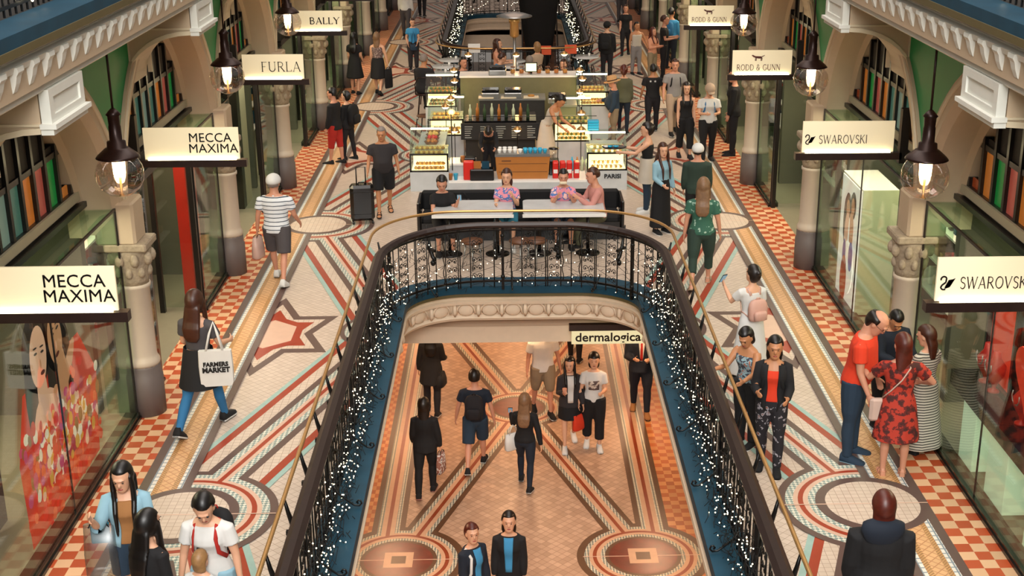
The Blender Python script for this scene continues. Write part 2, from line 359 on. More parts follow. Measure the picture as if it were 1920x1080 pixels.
for sd in (-1,1):
    tr=lambda u,v,sd=sd:(XC+sd*u,v)
    U0,U1=1.9,3.62
    def P(p,m,k,u0=U0,u1=U1,v0=V0,v1=VE):
        FL.poly(cliprect(p,u0,u1,v0,v1),m,tr,k)
    # hexagrams by the inner border
    for v in NV:
        for off,(t,mm) in enumerate((((1.0),'tile_brown'),((.80),'tile_cream_straight'),((.64),'tile_red'),((.36),'tile_brown'))):
            for sg in (1,-1):
                c=(3.54,v-.08); tri=[(0,1.5*sg),(-.88,-.70*sg),(.88,-.70*sg)]
                P([(c[0]+a*t,c[1]+b*t) for a,b in tri],mm,off*2+(0 if sg>0 else 1)+1)
        for j,(t,mm) in enumerate(((.52,'tile_red'),(.40,'tile_pink'))):
            P([(3.54+a*t,v-.08+b*t) for a,b in ((0,1.35),(-.85,.68),(-.85,-.68),(0,-1.35),(.85,-.68),(.85,.68))],mm,9+j)
    widths=[(.57,'tile_blue',None),(.50,'tile_red',None),(.40,'tile_cream_straight',None),(.245,'tile_brown',.985),(.155,'tile_triangle',.90),(.075,'tile_pink',.818),(.027,'tile_red',.768)]
    for k,(w,mm,r) in enumerate(widths):
        for vm in MV:
            for vn in NV:
                if abs(abs(vm-vn)-5.23)<.5:
                    u1=3.2 if k<3 else 3.57
                    P(strip((3.57,vm),(1.80,vn),w),mm,11+k*3)
                    # bands run on across the cafe floor, past the node
                    if 19.5<vn<35.9 or vn>50:
                        P(strip((1.80,vn),(0.04,vn+(vn-vm)),w),mm,11+k*3,u0=0.)
        if r:
            for vm in MV: P(disc((3.57,vm),r),mm,12+k*3)
            for vn in NV: P(disc((1.80,vn),r*.78),mm,12+k*3,u0=(0. if 19.5<vn<35.9 else 1.9))
    for j,(r,mm) in enumerate(((.715,'tile_pink'),(.663,'tile_triangle'),(.589,'tile_brown'),(.486,'tile_cream_straight'))):
        for vm in MV: P(disc((3.57,vm),r),mm,33+j)
        for vn in NV: P(disc((1.80,vn),r*.78),mm,33+j,u0=(0. if 19.5<vn<35.9 else 1.9))
    # border strips along the shops
    for u0,u1,mm in ((3.60,3.69,'tile_brown'),(3.69,3.74,'tile_white_blue'),(3.74,3.80,'tile_dots'),(3.80,3.935,'tile_diamond'),(3.935,3.99,'tile_dots'),(3.99,4.05,'tile_white_blue'),(4.05,4.15,'tile_brown'),(4.15,4.72,'tile_check'),(4.72,7.5,'shop_floor')):
        FL.poly([(u0,V0),(u1,V0),(u1,VE),(u0,VE)],mm,tr,38)
    for vm in MV:
        FL.poly(cliprect(disc((3.57,vm),.589),0,4.15,V0,VE),'tile_brown',tr,39)
        FL.poly(disc((3.57,vm),.486),'tile_cream_straight',tr,40)
        FL.poly([(2.6,vm-.008),(4.15,vm-.008),(4.15,vm+.008),(2.6,vm+.008)],'tile_pink',tr,41)
struct(mb.build('floor',None,None))
# ---- ground floor
G=-3.4; GF=Floor(G); gb=GF.mb
gb.box(XC-7,XC+7,V0,VE,G-.3,G,'tile_scale')
GC=.07
for sd in (-1,1):
    tr=lambda u,v,sd=sd:(GC+sd*u,v)
    MG=[6.5,17.05,27.6,38.1,48.7]; CG=[11.8,22.35,32.9,43.4]
    W=[(.25,'tile_brown_warm',.97),(.165,'tile_triangle_fine',.86),(.10,'tile_beige',.79),(.03,'tile_red_warm',.736)]
    for k,(w,mm,r) in enumerate(W):
        GF.poly([(2.0-w,V0),(2.0+w,V0),(2.0+w,VE),(2.0-w,VE)],mm,tr,1+k*3)
        for vm in MG:
            for vc in CG:
                if abs(vm-vc)<5.6: GF.poly(cliprect(strip((1.78,vm),(0,vc),w),0,1.9,V0,VE),mm,tr,1+k*3+1)
        for vm in MG: GF.poly(disc((1.78,vm),r),mm,tr,1+k*3+2)
        for vc in CG: GF.poly(cliprect(disc((0,vc),r*.9),0,2,V0,VE),mm,tr,1+k*3+2)
    for j,(r,mm) in enumerate(((.68,'tile_beige'),(.62,'tile_triangle_fine'),(.557,'tile_brown_warm'),(.50,'tile_disc'))):
        for vm in MG: GF.poly(disc((1.78,vm),r),mm,tr,14+j)
        for vc in CG: GF.poly(cliprect(disc((0,vc),r*.9),0,2,V0,VE),mm,tr,14+j)
    for vm in MG:
        for j,(h,mm) in enumerate(((.21,'tile_beige'),(.105,'tile_brown_warm'))): GF.poly([(1.78-h,vm-h),(1.78+h,vm-h),(1.78+h,vm+h),(1.78-h,vm+h)],mm,tr,19+j)
        GF.poly([(.9,vm-.008),(2.7,vm-.008),(2.7,vm+.008),(.9,vm+.008)],'tile_pink',tr,18)
    GF.poly([(2.25,V0),(3.0,V0),(3.0,VE),(2.25,VE)],'tile_check_ground',tr,1)
struct(gb.build('floor'))
# ---- blue ledge round the openings + moulded fascia
def sweep(mb,path,prof,m,closed=False):
    """prof (offset away from the opening, z); path runs left->far->right"""
    n=len(path); rings=[]
    for i,p in enumerate(path):
        a=path[max(i-1,0)];b=path[min(i+1,n-1)]; d=Vector((b[0]-a[0],b[1]-a[1])); d.normalize(); nx=Vector((-d.y,d.x))
        rings.append([(p[0]+nx.x*o,p[1]+nx.y*o,z) for o,z in prof])
    mb.loft(rings,m,False,cap=False)
def flip(path,vm): return [(u,2*vm-v) for u,v in path][::-1]
VOID2=outline(1.72,50.,.9,.8,43.05)
def void2(hw,ext,rx,ry): # closed loop about v=43.05
    far=outline(hw,50.+ext,rx,ry,43.05); near=[(u,86.1-v) for u,v in far][::-1]
    return far+near[1:-1]
def sweep_closed(mb,path,prof,m):
    n=len(path); rings=[]
    for i,p in enumerate(path):
        a=path[i-1];b=path[(i+1)%n]; d=Vector((b[0]-a[0],b[1]-a[1])); d.normalize(); nx=Vector((-d.y,d.x))
        rings.append([(p[0]+nx.x*o,p[1]+nx.y*o,z) for o,z in prof])
    mb.loft(rings,m,False,cap=False,close=True)
LP=[(0,.045),(.40,.05),(.40,-.08),(0,-.08)]
b=MB(); sweep(b,LEDGE,LP,'blue_ledge'); o=b.build('trim_1'); struct(o)
b=MB(); L2=void2(1.72,0,.9,.8); sweep_closed(b,L2,LP,'blue_ledge'); struct(b.build('trim_2'))
FP=[(.02,-.08),(.02,-.13),(.07,-.14),(.07,-.2),(.0,-.21),(.01,-.26),(.06,-.28),(.10,-.46),(.06,-.50),(.08,-.54),(.30,-.56),(.30,-.5)]
b=MB(); sweep(b,LEDGE,FP,'arch_paint'); sweep(b,LEDGE,[(.015,-.075),(.015,-.135),(.05,-.135)],'olive_trim'); fas1=b.build('void_fascia'); tag(fas1,'cream moulded cornice with scallops under the rim of the near floor opening','cornice')
b=MB(); sweep_closed(b,L2,FP,'arch_paint'); tag(b.build('void_fascia'),'cream moulded cornice under the rim of the far floor opening beyond the cafe tables','cornice')
# scallops along the far end of the near opening
def path_points(path,step,start=0.):
    out=[];acc=-start
    for i in range(len(path)-1):
        a=Vector(path[i]);c=Vector(path[i+1]);d=(c-a).length
        if d<1e-6: continue
        t=-acc
        while t<d:
            if t>=0: out.append((a+(c-a)*(t/d),(c-a).normalized()))
            t+=step
        acc=d-(t-step) if t-step<=d else 0
        acc=d-(t-step)
    return out
sc_mesh=None
for p,d in path_points([q for q in LEDGE if q[1]>17.4],.36,.1):
    nx=Vector((-d.y,d.x))
    if sc_mesh is None:
        b=MB(); b.tube([(x*.15,-.015*0,-.42+.17*S(math.acos(max(-1,min(1,x))))) for x in [-1,-.8,-.5,-.2,.2,.5,.8,1]],[.018]*8,'arch_paint',6)
        b.ell((0,.03,-.37),(.13,.03,.10),'arch_paint',10,6); b.tube([(-.17,0,-.26),(-.17,-.02,-.4),(-.17,.02,-.47)],[.03,.035,.015],'arch_paint',6)
        o=b.build('scallop',None,fas1); sc_mesh=o.data
    else: o=bpy.data.objects.new('scallop',sc_mesh); COL.objects.link(o); o.parent=fas1
    o.location=(p.x+nx.x*.05,p.y+nx.y*.05,0); o.rotation_euler=(0,0,math.atan2(d.y,d.x))
# ceiling slab of the ground floor and end beams
b=MB()
b.box(XC-7,XC-1.95,V0,VE,-.75,-.5,'soffit_paint'); b.box(XC+1.95,XC+7,V0,VE,-.75,-.5,'soffit_paint'); b.box(XC-1.95,XC+1.95,19.6,35.8,-.75,-.5,'soffit_paint'); b.box(XC-1.95,XC+1.95,50.3,VE,-.75,-.5,'soffit_paint')
struct(b.build('ceiling'))
b=MB(); b.box(XC-2.8,XC+2.8,19.62,20.1,-1.03,-.5,'arch_paint'); struct(b.build('trim_3'))
b=MB(); b.box(XC-2.8,XC+2.8,50.3,50.9,-1.2,-.5,'arch_paint'); struct(b.build('trim_4'))
# ================================================================ GROUND FLOOR SHOPFRONTS
for sd,nm in ((-1,'left'),(1,'right')):
    b=MB(); x0=XC+sd*3.6
    b.box(min(x0,x0+sd*.2),max(x0,x0+sd*.2),V0,VE,G,-.75,'shop_cream'); struct(b.build('wall_'+nm))
for sd in (-1,1):
    for k in range(8):
        v=9.3+5.25*k
        if v<14: continue
        t=thing('shopfront','ground floor glass shopfront with dark posts, %s side, %s'%('left' if sd<0 else 'right',['','just inside the near opening','beside the suited man','past the end beam','under the cafe','beneath the far cafe tables','start of the far opening','along the far opening'][k] if k<8 else ''),'shopfront',(XC+sd*2.86,v,G),0,'ground floor shopfronts')
        b=MB(); b.box(-.06,.06,.15,5.1,0,.12,'dark_green_stone'); b.build('plinth',None,t)
        for y in (.18,1.8,3.45,5.07):
            b=MB(); b.box(-.035,.035,y-.03,y+.03,.1,2.35,'dark_frame'); b.build('post',None,t)
        b=MB(); b.box(-.03,.03,.15,5.1,2.35,2.65,'dark_frame'); b.build('header',None,t)
        b=MB(); b.box(-.006,.006,.2,5.05,.12,2.35,'shop_glass'); b.build('glass_pane',None,t)
# ground sign over the shop under the end beam
t=thing('shop_sign','lit cream sign with black lowercase letters under the end of the near opening','sign',(1.5,19.42,-.86))
b=MB(); b.box(-.60,.56,-.02,.02,-.13,.10,emat('sign_glow','F6E2AE',.95)); b.build('panel',None,t)
b=MB(); b.box(-.64,.50,-.05,.05,.10,.2,'dark_wood'); b.build('rail',None,t)
text('dermalogica',.2,'black_gloss',t,Matrix.Translation((-.03,-.03,-.02))@Matrix.Rotation(PI/2,4,'X'),sx=1.06,bold=.004)
# ================================================================ UPPER WALLS, ARCHES, GALLERY
COLV=[9.6+5.25*k for k in range(-1,10)]
BAYV=[12.22+5.25*k for k in range(-1,9)]
def sx_(sd,u): return XC+sd*u
def bx(mb,sd,u0,u1,v0,v1,z0,z1,m):
    a,b_=sorted((XC+sd*u0,XC+sd*u1)); mb.box(a,b_,v0,v1,z0,z1,m)
# windows set inside arches; wall with arch openings (green spandrels)
AZ=2.3
def ellp(a,b_,t): return (a*Cc(t),AZ+b_*S(t))
for sd,nm in ((-1,'left'),(1,'right')):
    # spandrel wall: column strips between extrados and slab
    b=MB()
    for D0 in BAYV:
        n=24
        for i in range(n):
            t0,t1=PI*i/n,PI*(i+1)/n
            v0,z0=ellp(2.60,2.24,t0);v1,z1=ellp(2.60,2.24,t1)
            for u,flp in ((4.60,0),):
                X=XC+sd*u
                q=[(X,D0+v0,z0),(X,D0+v1,z1),(X,D0+v1,4.75),(X,D0+v0,4.75)]
                b.add(q,[(0,1,2,3)],'green_paint')
        for s2 in (-1,1):
            v0,v1=sorted((D0+s2*2.6,D0+s2*2.625)); bx(b,sd,4.60,4.66,v0,v1,2.2,4.75,'green_paint')
    struct(b.build('wall_'+nm))
    bx(b,sd,3.98,7.6,V0,VE,5.2,5.206,'shop_dark') if False else None
    M('party_wall','5F5D50',.7,noise=.08)
    # back walls of the shops and party walls
    b=MB(); bx(b,sd,7.4,7.6,V0,VE,0,4.75,'shop_cream')
    for v in COLV: bx(b,sd,5.1,7.4,v-.08,v+.08,0,4.75,'party_wall')
    struct(b.build('wall_'+nm))
    b=MB(); bx(b,sd,4.95,7.6,V0,VE,2.75,2.85,'shop_cream'); struct(b.build('ceiling'))
    # upper gallery slab
    b=MB(); bx(b,sd,3.75,7.6,V0,VE,4.8,5.2,'pink_paint'); bx(b,sd,3.98,7.6,V0,VE,5.2,5.22,'shop_dark'); struct(b.build('ceiling'))
    b=MB(); bx(b,sd,3.64,3.98,V0,VE,5.2,5.3,'blue_ledge'); struct(b.build('trim_%d'%(5+(sd>0))))
    # fascia of the upper gallery
    X=lambda u:XC+sd*u
    prof=[(3.68,5.2),(3.68,5.16),(3.74,5.12),(3.74,5.07),(3.70,5.05),(3.72,5.0),(3.80,4.97),(3.84,4.94),(3.84,4.80),(3.80,4.78),(3.79,4.74),(3.83,4.71),(3.90,4.70),(3.98,4.72),(3.98,4.8)]
    b=MB(); b.loft([[(X(u),v,z) for u,z in (prof if sd>0 else prof[::-1])] for v in (V0,VE)],'white_paint',False,cap=False)
    pr=[(3.63,5.2),(3.63,5.14),(3.70,5.10),(3.70,5.2)]
    b.loft([[(X(u),v,z) for u,z in (pr if sd>0 else pr[::-1])] for v in (V0,VE)],'olive_trim',False,cap=False)
    fo=b.build('gallery_fascia'); tag(fo,'white moulded cornice with a row of scroll brackets under the upper gallery on the %s'%('left' if sd<0 else 'right'),'cornice')
    me=None
    for i in range(54):
        v=5.2+i*.35
        if me is None:
            b=MB(); pts=[(-.02,5.045),(-.115,5.045),(-.12,5.01),(-.10,4.98),(-.085,4.92),(-.06,4.86),(-.03,4.83),(-.035,4.80),(-.02,4.79)]
            for k in range(len(pts)-1):
                (x0,z0),(x1,z1)=pts[k],pts[k+1]; w0=.075-.05*k/7; w1=.075-.05*(k+1)/7
                b.add([(x0,-w0,z0),(x0,w0,z0),(x1,w1,z1),(x1,-w1,z1),(.03,-w0,z0),(.03,w0,z0),(.03,w1,z1),(.03,-w1,z1)],[(0,1,2,3),(0,4,7,3),(1,2,6,5)],'white_paint')
            b.tube([(-.015,-.27,4.84),(-.03,-.265,4.93),(-.035,-.22,4.995),(-.035,-.175,5.01),(-.035,-.13,4.995),(-.03,-.085,4.93),(-.015,-.08,4.84)],.017,'white_paint',6); b.ell((-.02,-.175,4.86),(.03,.06,.022),'white_paint',8,6)
            o=b.build('scroll_bracket',None,fo); me=o.data
        else: o=bpy.data.objects.new('scroll_bracket',me); COL.objects.link(o); o.parent=fo
        o.location=(XC+sd*3.80,v,0); o.rotation_euler=(0,0,0 if sd>0 else PI)
    # gallery balustrade above (only its foot shows at the corner)
    r=thing('gallery_railing','black iron railing with fairy lights in the top %s corner of the photo'%('left' if sd<0 else 'right'),'railing',(XC+sd*4.0,0,5.3))
    b=MB(); b.box(-.03,.03,2,20,.98,1.06,'dark_wood'); b.build('top_rail',None,r)
    b=MB(); b.box(-.015,.015,2,20,.06,.09,'iron'); b.build('bottom_rail',None,r)
    b=MB()
    for i in range(100): b.box(-.008,.008,6+i*.13,6.016+i*.13,0,1,'iron')
    tag(b.build('balusters',None,r),kind='stuff')
    b=MB()
    for i in range(90):
        b.ell((random.uniform(-.09,.02)*(-sd*-1),random.uniform(5,17),random.uniform(.05,.8)),(.011,.011,.011),'bulb_fairy',6,4)
    tag(b.build('fairy_lights',None,r),kind='stuff')
    # hanging corbels
    where=['nearest','second','third','fourth','farthest']
    for k,D in enumerate((10.95,16.2,21.45,26.7,31.95)):
        t=thing('gallery_corbel','cream curved bracket under the upper gallery, %s side, %s from the camera'%('left' if sd<0 else 'right',where[k]),'bracket',(0,0,0),0,'gallery corbels')
        CU=[(3.86+.80*S(PI/2*i/9),4.40-.62*(1-Cc(PI/2*i/9))) for i in range(10)]
        prof=[(3.86,4.75)]+CU+[(4.66,4.75)]
        b=MB(); b.prism([(XC+sd*u,z) for u,z in prof],lambda a,c,h:(a,h,c),D-.44,D+.44,'pink_paint'); b.build('bracket_body',None,t)
        b=MB(); b.loft([[(XC+sd*u,D-.465,z-.02),(XC+sd*u,D+.465,z-.02),(XC+sd*u,D+.465,z+.03),(XC+sd*u,D-.465,z+.03)] for u,z in CU],'cream_paint',False)
        for q in (-.45,.45): b.box(*sorted((XC+sd*4.58,XC+sd*4.63)),D+q-.015,D+q+.015,3.80,4.75,'cream_paint'); b.box(*sorted((XC+sd*3.86,XC+sd*4.6)),D+q-.012,D+q+.012,4.44,4.46,'cream_paint')
        b.build('edge_moulding',None,t)
        b=MB(); bx(b,sd,3.79,3.85,D-.44,D+.44,4.46,4.73,'white_paint')
        for y0,y1,z0,z1 in ((-.44,-.34,4.46,4.73),(.34,.44,4.46,4.73),(-.34,.34,4.66,4.73),(-.34,.34,4.46,4.52)): bx(b,sd,3.77,3.79,D+y0,D+y1,z0,z1,'white_paint')
        bx(b,sd,3.73,3.86,D-.47,D+.47,4.42,4.46,'white_paint'); bx(b,sd,3.76,3.86,D-.45,D+.45,4.37,4.42,'white_paint'); b.build('end_panel',None,t)
    # archivolts + stained windows
    placed=['over the nearest shop bay','over the second shop bay','over the third shop bay','over the fourth shop bay','over the fifth shop bay','over the sixth shop bay','over the seventh shop bay']
    for k,D0 in enumerate(BAYV[1:8]):
        t=thing('arch','pale plaster arch springing between two columns on the %s, %s'%('left' if sd<0 else 'right',placed[k]),'arch',(0,0,0),0,'gallery arches')
        n=28; rings=[]
        for i in range(n+1):
            a=PI*i/n; r=[]
            for (aa,bb,u) in ((2.70,2.33,4.56),(2.70,2.33,4.62),(2.60,2.2,5.12),(2.3,1.93,5.12),(2.3,1.93,4.98),(2.40,2.03,4.94),(2.42,2.05,4.64),(2.50,2.13,4.56)):
                v,z=ellp(aa,bb,a); r.append((XC+sd*u,D0+v,z))
            rings.append(r if sd>0 else r[::-1])
        b=MB(); b.loft(rings,'pink_paint',True,cap=True); o=b.build('archivolt',None,t)
        md=o.modifiers.new('es','EDGE_SPLIT'); md.split_angle=R(35)
        rings=[]
        for i in range(n+1):
            a=PI*i/n; v,z=ellp(2.60,2.23,a); v2,z2=ellp(2.66,2.29,a)
            r=[(XC+sd*4.54,D0+v,z),(XC+sd*4.54,D0+v2,z2),(XC+sd*4.57,D0+v2,z2),(XC+sd*4.57,D0+v,z)]; rings.append(r if sd>0 else r[::-1])
        b=MB(); b.loft(rings,'cream_paint',True); b.build('bead_moulding',None,t)
        # window in the lunette
        w=thing('stained_glass_window','arched window with a row of coloured panes, %s side, %s'%('left' if sd<0 else 'right',placed[k]),'window',(0,0,0),0,'stained glass windows')
        b=MB(); bx(b,sd,4.98,5.12,D0-2.35,D0+2.35,2.62,2.86,'dark_frame')
        bx(b,sd,4.9,5.02,D0-2.35,D0+2.35,2.66,2.72,'dark_frame')
        bx(b,sd,4.99,5.06,D0-2.2,D0+2.2,3.36,3.42,'dark_frame')
        for i in range(13):
            v=-2.16+i*.36; zt=AZ+1.93*math.sqrt(max(0,1-(v/2.3)**2)); 
            if zt>2.9: bx(b,sd,4.98,5.08,D0+v-.03,D0+v+.03,2.8,zt,'dark_frame')
        b.build('frame',None,w)
        cols=['8C3A18','C9782F','1E8A3C','B4584A','C9782F','4C7A6C','7F9A8C','4C7A6C','C9782F','B4584A','1E8A3C','C9782F']
        for i in range(12):
            v=-2.13+i*.36; zt=min(3.36,AZ+1.93*math.sqrt(max(0,1-((abs(v+.15)+.18)/2.3)**2)))
            if zt<2.92: continue
            c=cols[i] if sd<0 else cols[::-1][i]
            if c+'p' not in MATS: mat(c+'p',c,.25,noise=.12,nscale=3,emit=.25)
            p=MB(); bx(p,sd,5.02,5.04,D0+v,D0+v+.30,2.86,zt,c+'p'); p.build('pane',None,w)
            zt2=AZ+1.9*math.sqrt(max(0,1-((abs(v+.15)+.18)/2.3)**2))
            if zt2>3.45:
                p=MB(); bx(p,sd,5.02,5.04,D0+v,D0+v+.30,3.42,zt2,'shop_dark'); p.build('pane',None,w)
    # columns
    cm=None
    pw=['nearest the camera, mostly out of frame','beside the nearest shop window','second fully visible','third along','fourth along','fifth along','sixth along','seventh along','eighth along']
    for k,v in enumerate(COLV[1:10]):
        if k==0:
            c0=t=thing('column','x','column',(XC+sd*4.55,v,0),0,'gallery columns')
            b=MB(); b.lathe([(.215,0),(.215,.5),(.2,.52),(.2,.62),(.185,.66)],m='column_grey',n=16); b.build('plinth',None,t)
            b=MB(); b.lathe([(.19,.64),(.2,.67),(.195,.71),(.175,.74),(.168,.78),(.162,1.6),(.18,1.62),(.18,1.66)],m='shaft_paint',n=20); b.build('shaft',None,t)
            b=MB(); b.lathe([(.165,1.66),(.175,1.72),(.21,1.95),(.23,2.06),(.23,2.1)],m='carved_stone',n=16)
            for i in range(8):
                a=PI/4*i+PI/8; b.ell((.22*Cc(a),.22*S(a),1.98),(.055,.055,.08),'carved_stone',8,6); b.ell((.18*Cc(a+.4),.18*S(a+.4),1.82),(.045,.045,.07),'carved_stone',8,6)
            b.rbox((0,0,2.14),(.48,.50,.09),'carved_stone',.02); b.build('capital',None,t)
            b=MB(); b.rbox((sd*.10,0,2.42),(.46,.44,.5),'pink_paint',.03); b.build('impost_block',None,t)
        else: t=copy_tree(c0); t.location=(XC+sd*4.55,v,0)
        t['label']='cream column with grey plinth, %s side, %s'%('left' if sd<0 else 'right',pw[k])
# ================================================================ PENDANT LAMPS
def pendant(x,y,z,label,first=[None]):
    if first[0] is None:
        t=thing('pendant_lamp',label,'lamp',(x,y,z),0,'globe pendant lamps'); first[0]=t
        b=MB(); b.tube([(0,0,.62),(0,0,4.75-3.4+.02)],.012,'bronze',8); b.build('rod',None,t)
        b=MB(); b.lathe([(.02,.66),(.05,.63),(.075,.60),(.06,.585),(.055,.50),(.06,.48),(.062,.34),(.09,.33),(.095,.27),(.12,.26),(.20,.19),(.215,.17),(.205,.165),(.08,.2)],m='bronze',n=24); b.build('lamp_cap',None,t)
        b=MB(); b.lathe([(.15,.175),(.19,.14),(.228,.07),(.24,0),(.228,-.08),(.19,-.15),(.12,-.205),(.04,-.235),(.005,-.238)],m='globe_glass',n=28,cap=False); b.build('glass_globe',None,t)
        b=MB(); b.lathe([(.05,.16),(.064,.13),(.06,.0),(.03,-.03)],m='bulb_warm',n=14); b.build('bulb',None,t)
        b=MB(); b.lathe([(.012,-.01),(.012,-.2),(.03,-.23)],m='brass',n=8); b.build('lamp_holder',None,t)
    else:
        t=copy_tree(first[0]); t.location=(x,y,z); t['label']=label
    return t
wh=['nearest and largest','second from the camera','third from the camera','fourth, at the top edge']
PL=[]
for sd in (-1,1):
    for k in range(4):
        y=(13.1,18.5,23.85,29.1)[k]-(0 if sd<0 else (.35,.45,.3,.3)[k]); x=-3.92 if sd<0 else 4.1
        pendant(x,y,3.4,'glass globe pendant lamp with a bronze cap, %s side, %s'%('left' if sd<0 else 'right',wh[k])); PL.append((x,y))
# ================================================================ BLADE SIGNS
emat('sign_strip','FFEFC0',22.)
def sign(sd,y,w,label,maker):
    """w: length of the lit panel; the free end of the bar is toward the hall"""
    t=thing('shop_sign',label,'sign',(XC+sd*3.3,y,2.84),0,'lit blade signs above the shops')
    W=w+.18
    b=MB(); b.box(min(0,sd*W),max(0,sd*W),-.05,.05,0,.085,'dark_wood'); b.build('support_bar',None,t)
    b=MB(); b.box(min(sd*.08,sd*(.08+w)),max(sd*.08,sd*(.08+w)),-.012,.012,.09,.47,'sign_acrylic'); b.build('panel',None,t)
    b=MB(); b.box(min(sd*.12,sd*(.04+w)),max(sd*.12,sd*(.04+w)),-.035,-.022,.085,.097,'sign_strip'); b.build('light_strip',None,t)
    b=MB(); xw=sd*(W+.02); b.box(xw-.05,xw+.05,-.05,.05,-.05,.62,'black_metal'); b.build('wall_bracket',None,t)
    maker(t,sd,w); return t
m_,nt_,b_=newmat('sign_acrylic'); b_.inputs['Base Color'].default_value=lin('E6D9B8'); b_.inputs['Roughness'].default_value=.35; b_.inputs['Emission Color'].default_value=lin('F3DDB0'); b_.inputs['Emission Strength'].default_value=.28
RX=Matrix.Rotation(PI/2,4,'X')
def mk_mecca(t,sd,w):
    T=Matrix.Translation((-.46,-.016,.285))@RX
    text('MECCA\nMAXIMA',.205,'black_gloss',t,T,align='LEFT',sx=.98,space=1.02) if False else None
    text('MECCA',.155,'black_gloss',t,bold=0,M=Matrix.Translation((-.415,-.016,.345))@RX,sx=.96,space=1.03)
    text('MAXIMA',.155,'black_gloss',t,bold=0,M=Matrix.Translation((-.385,-.016,.215))@RX,sx=.96,space=1.03)
def mk_st(s,size,x,z,w=1,fat=1,m='black_gloss'):
    def f(t,sd,W): serif_text(s,size,m,t,Matrix.Translation((x,-.016,z))@RX,w=w,fat=fat)
    return f
def swan(t,x,z,s):
    b=MB(); P=lambda a,c,h:(x+a*s,-.016+h,z+c*s)
    n1=arc(-.25,.28,.2,.2,200,20,8)+[(-.1,.05),(-.35,-.15),(-.42,-.3)]+arc(-.2,-.3,.22,.18,180,300,6)
    for i in range(len(n1)-1):
        a,c=n1[i],n1[i+1]; dx,dz=c[0]-a[0],c[1]-a[1]; l=math.hypot(dx,dz) or 1; nx,nz=-dz/l*.05,dx/l*.05
        b.prism([(a[0]+nx,a[1]+nz),(a[0]-nx,a[1]-nz),(c[0]-nx,c[1]-nz),(c[0]+nx,c[1]+nz)],P,-.004,.004)
    for k in range(3): b.prism([(-.15,-.42+k*.05),(.2,-.3+k*.1),(.55-.08*k,.35-k*.04),(.1,.02+k*.1)],P,-.004,.004)
    return b.build('swan_emblem','black_gloss',t)
def mk_swar(t,sd,w):
    serif_text('SWAROVSKI',.105,'bronze',t,Matrix.Translation((.575,-.016,.25))@RX,w=.84,fat=.9,space=.03,serif=.05); swan(t,.17,.25,.12)
M('sign_brown','5A2418',.5)
def mk_rodd(t,sd,w):
    serif_text('RODD & GUNN',.095,'sign_brown',t,Matrix.Translation((.50,-.016,.2))@RX,w=.88,fat=1.1,space=.03,serif=.07)
    b=MB(); P=lambda a,c,h:(.50+a,-.016+h,.345+c) # pointing dog emblem
    b.prism([(-.09,.02),(-.06,.035),(.04,.03),(.05,.0),(.0,-.005),(-.05,.005)],P,-.004,.004); b.prism([(-.09,.02),(-.12,.045),(-.10,.055),(-.06,.035)],P,-.004,.004); b.prism([(.04,.03),(.09,.05),(.092,.045),(.05,.02)],P,-.004,.004)
    for x in (-.06,-.045,.03,.045): b.prism([(x,.01),(x+.01,.01),(x-.004+.01,-.04),(x-.004,-.04)],P,-.004,.004)
    b.build('dog_emblem','sign_brown',t)
sign(-1,10.4,1.35,'lit blade sign with two lines of black capitals at the left edge',mk_mecca)
sign(-1,15.65,1.12,'lit blade sign with two lines of black capitals past the first left column',mk_mecca)
sign(-1,20.95,.95,'lit blade sign with a thin black five letter word, third on the left',mk_st('FURLA',.155,-.43,.28,w=1.05,fat=.8))
sign(-1,26.1,.95,'lit blade sign with a heavy black five letter word, fourth on the left',mk_st('BALLY',.13,-.42,.28,w=1.2,fat=1.35))
sign(-1,31.4,.95,'blank looking lit blade sign on the left at the top of the photo',lambda t,sd,w:None)
sign(1,10.4,1.35,'lit blade sign with a black swan emblem at the right edge',mk_swar)
sign(1,15.75,1.12,'lit blade sign with a black swan emblem past the first right column',mk_swar)
sign(1,21.1,.95,'lit blade sign with a brown dog emblem, the nearer of two',mk_rodd)
sign(1,26.6,.90,'lit blade sign with a brown dog emblem, the farther of two',mk_rodd)
sign(1,31.8,.95,'blank looking lit blade sign on the right at the top of the photo',lambda t,sd,w:None)
# ================================================================ SHOP BAYS (first floor)
def glassbox(sd,v0,v1,label,roof=True,posts=(),group='glass shop windows'):
    t=thing('shop_window',label,'shop window',(XC+sd*4.62,v0,0),0,group)
    L=v1-v0; g=lambda n,m,b_:b_.build(n,None,t)
    b=MB(); b.box(*sorted((-sd*.03,sd*.14)),0,L,0,.10,'dark_green_stone'); b.box(*sorted((-sd*.045,-sd*.02)),0,L,0,.06,'dark_frame'); b.build('stone_sill',None,t)
    b=MB(); b.box(-.006,.006,0,L,.1,2.6,'shop_glass'); b.build('glass_pane',None,t)
    if roof:
        b=MB(); b.box(*sorted((0,sd*.36)),0,L,2.6,2.61,'green_glass'); b.build('glass_roof',None,t)
        b=MB(); b.box(-.012,.012,0,L,2.59,2.615,'dark_frame'); b.build('top_edge',None,t)
    for y,w in posts:
        b=MB(); b.box(-w,w,y-w,y+w,.1,2.6,'dark_frame'); b.build('post',None,t)
    return t
def endpane(t,sd,y,d=.34):
    b=MB(); b.box(*sorted((0,sd*d)),y-.005,y+.005,.1,2.6,'green_glass'); b.build('end_pane',None,t)
nmL=['nearest the camera','second','third','fourth','fifth','sixth','seventh','eighth']
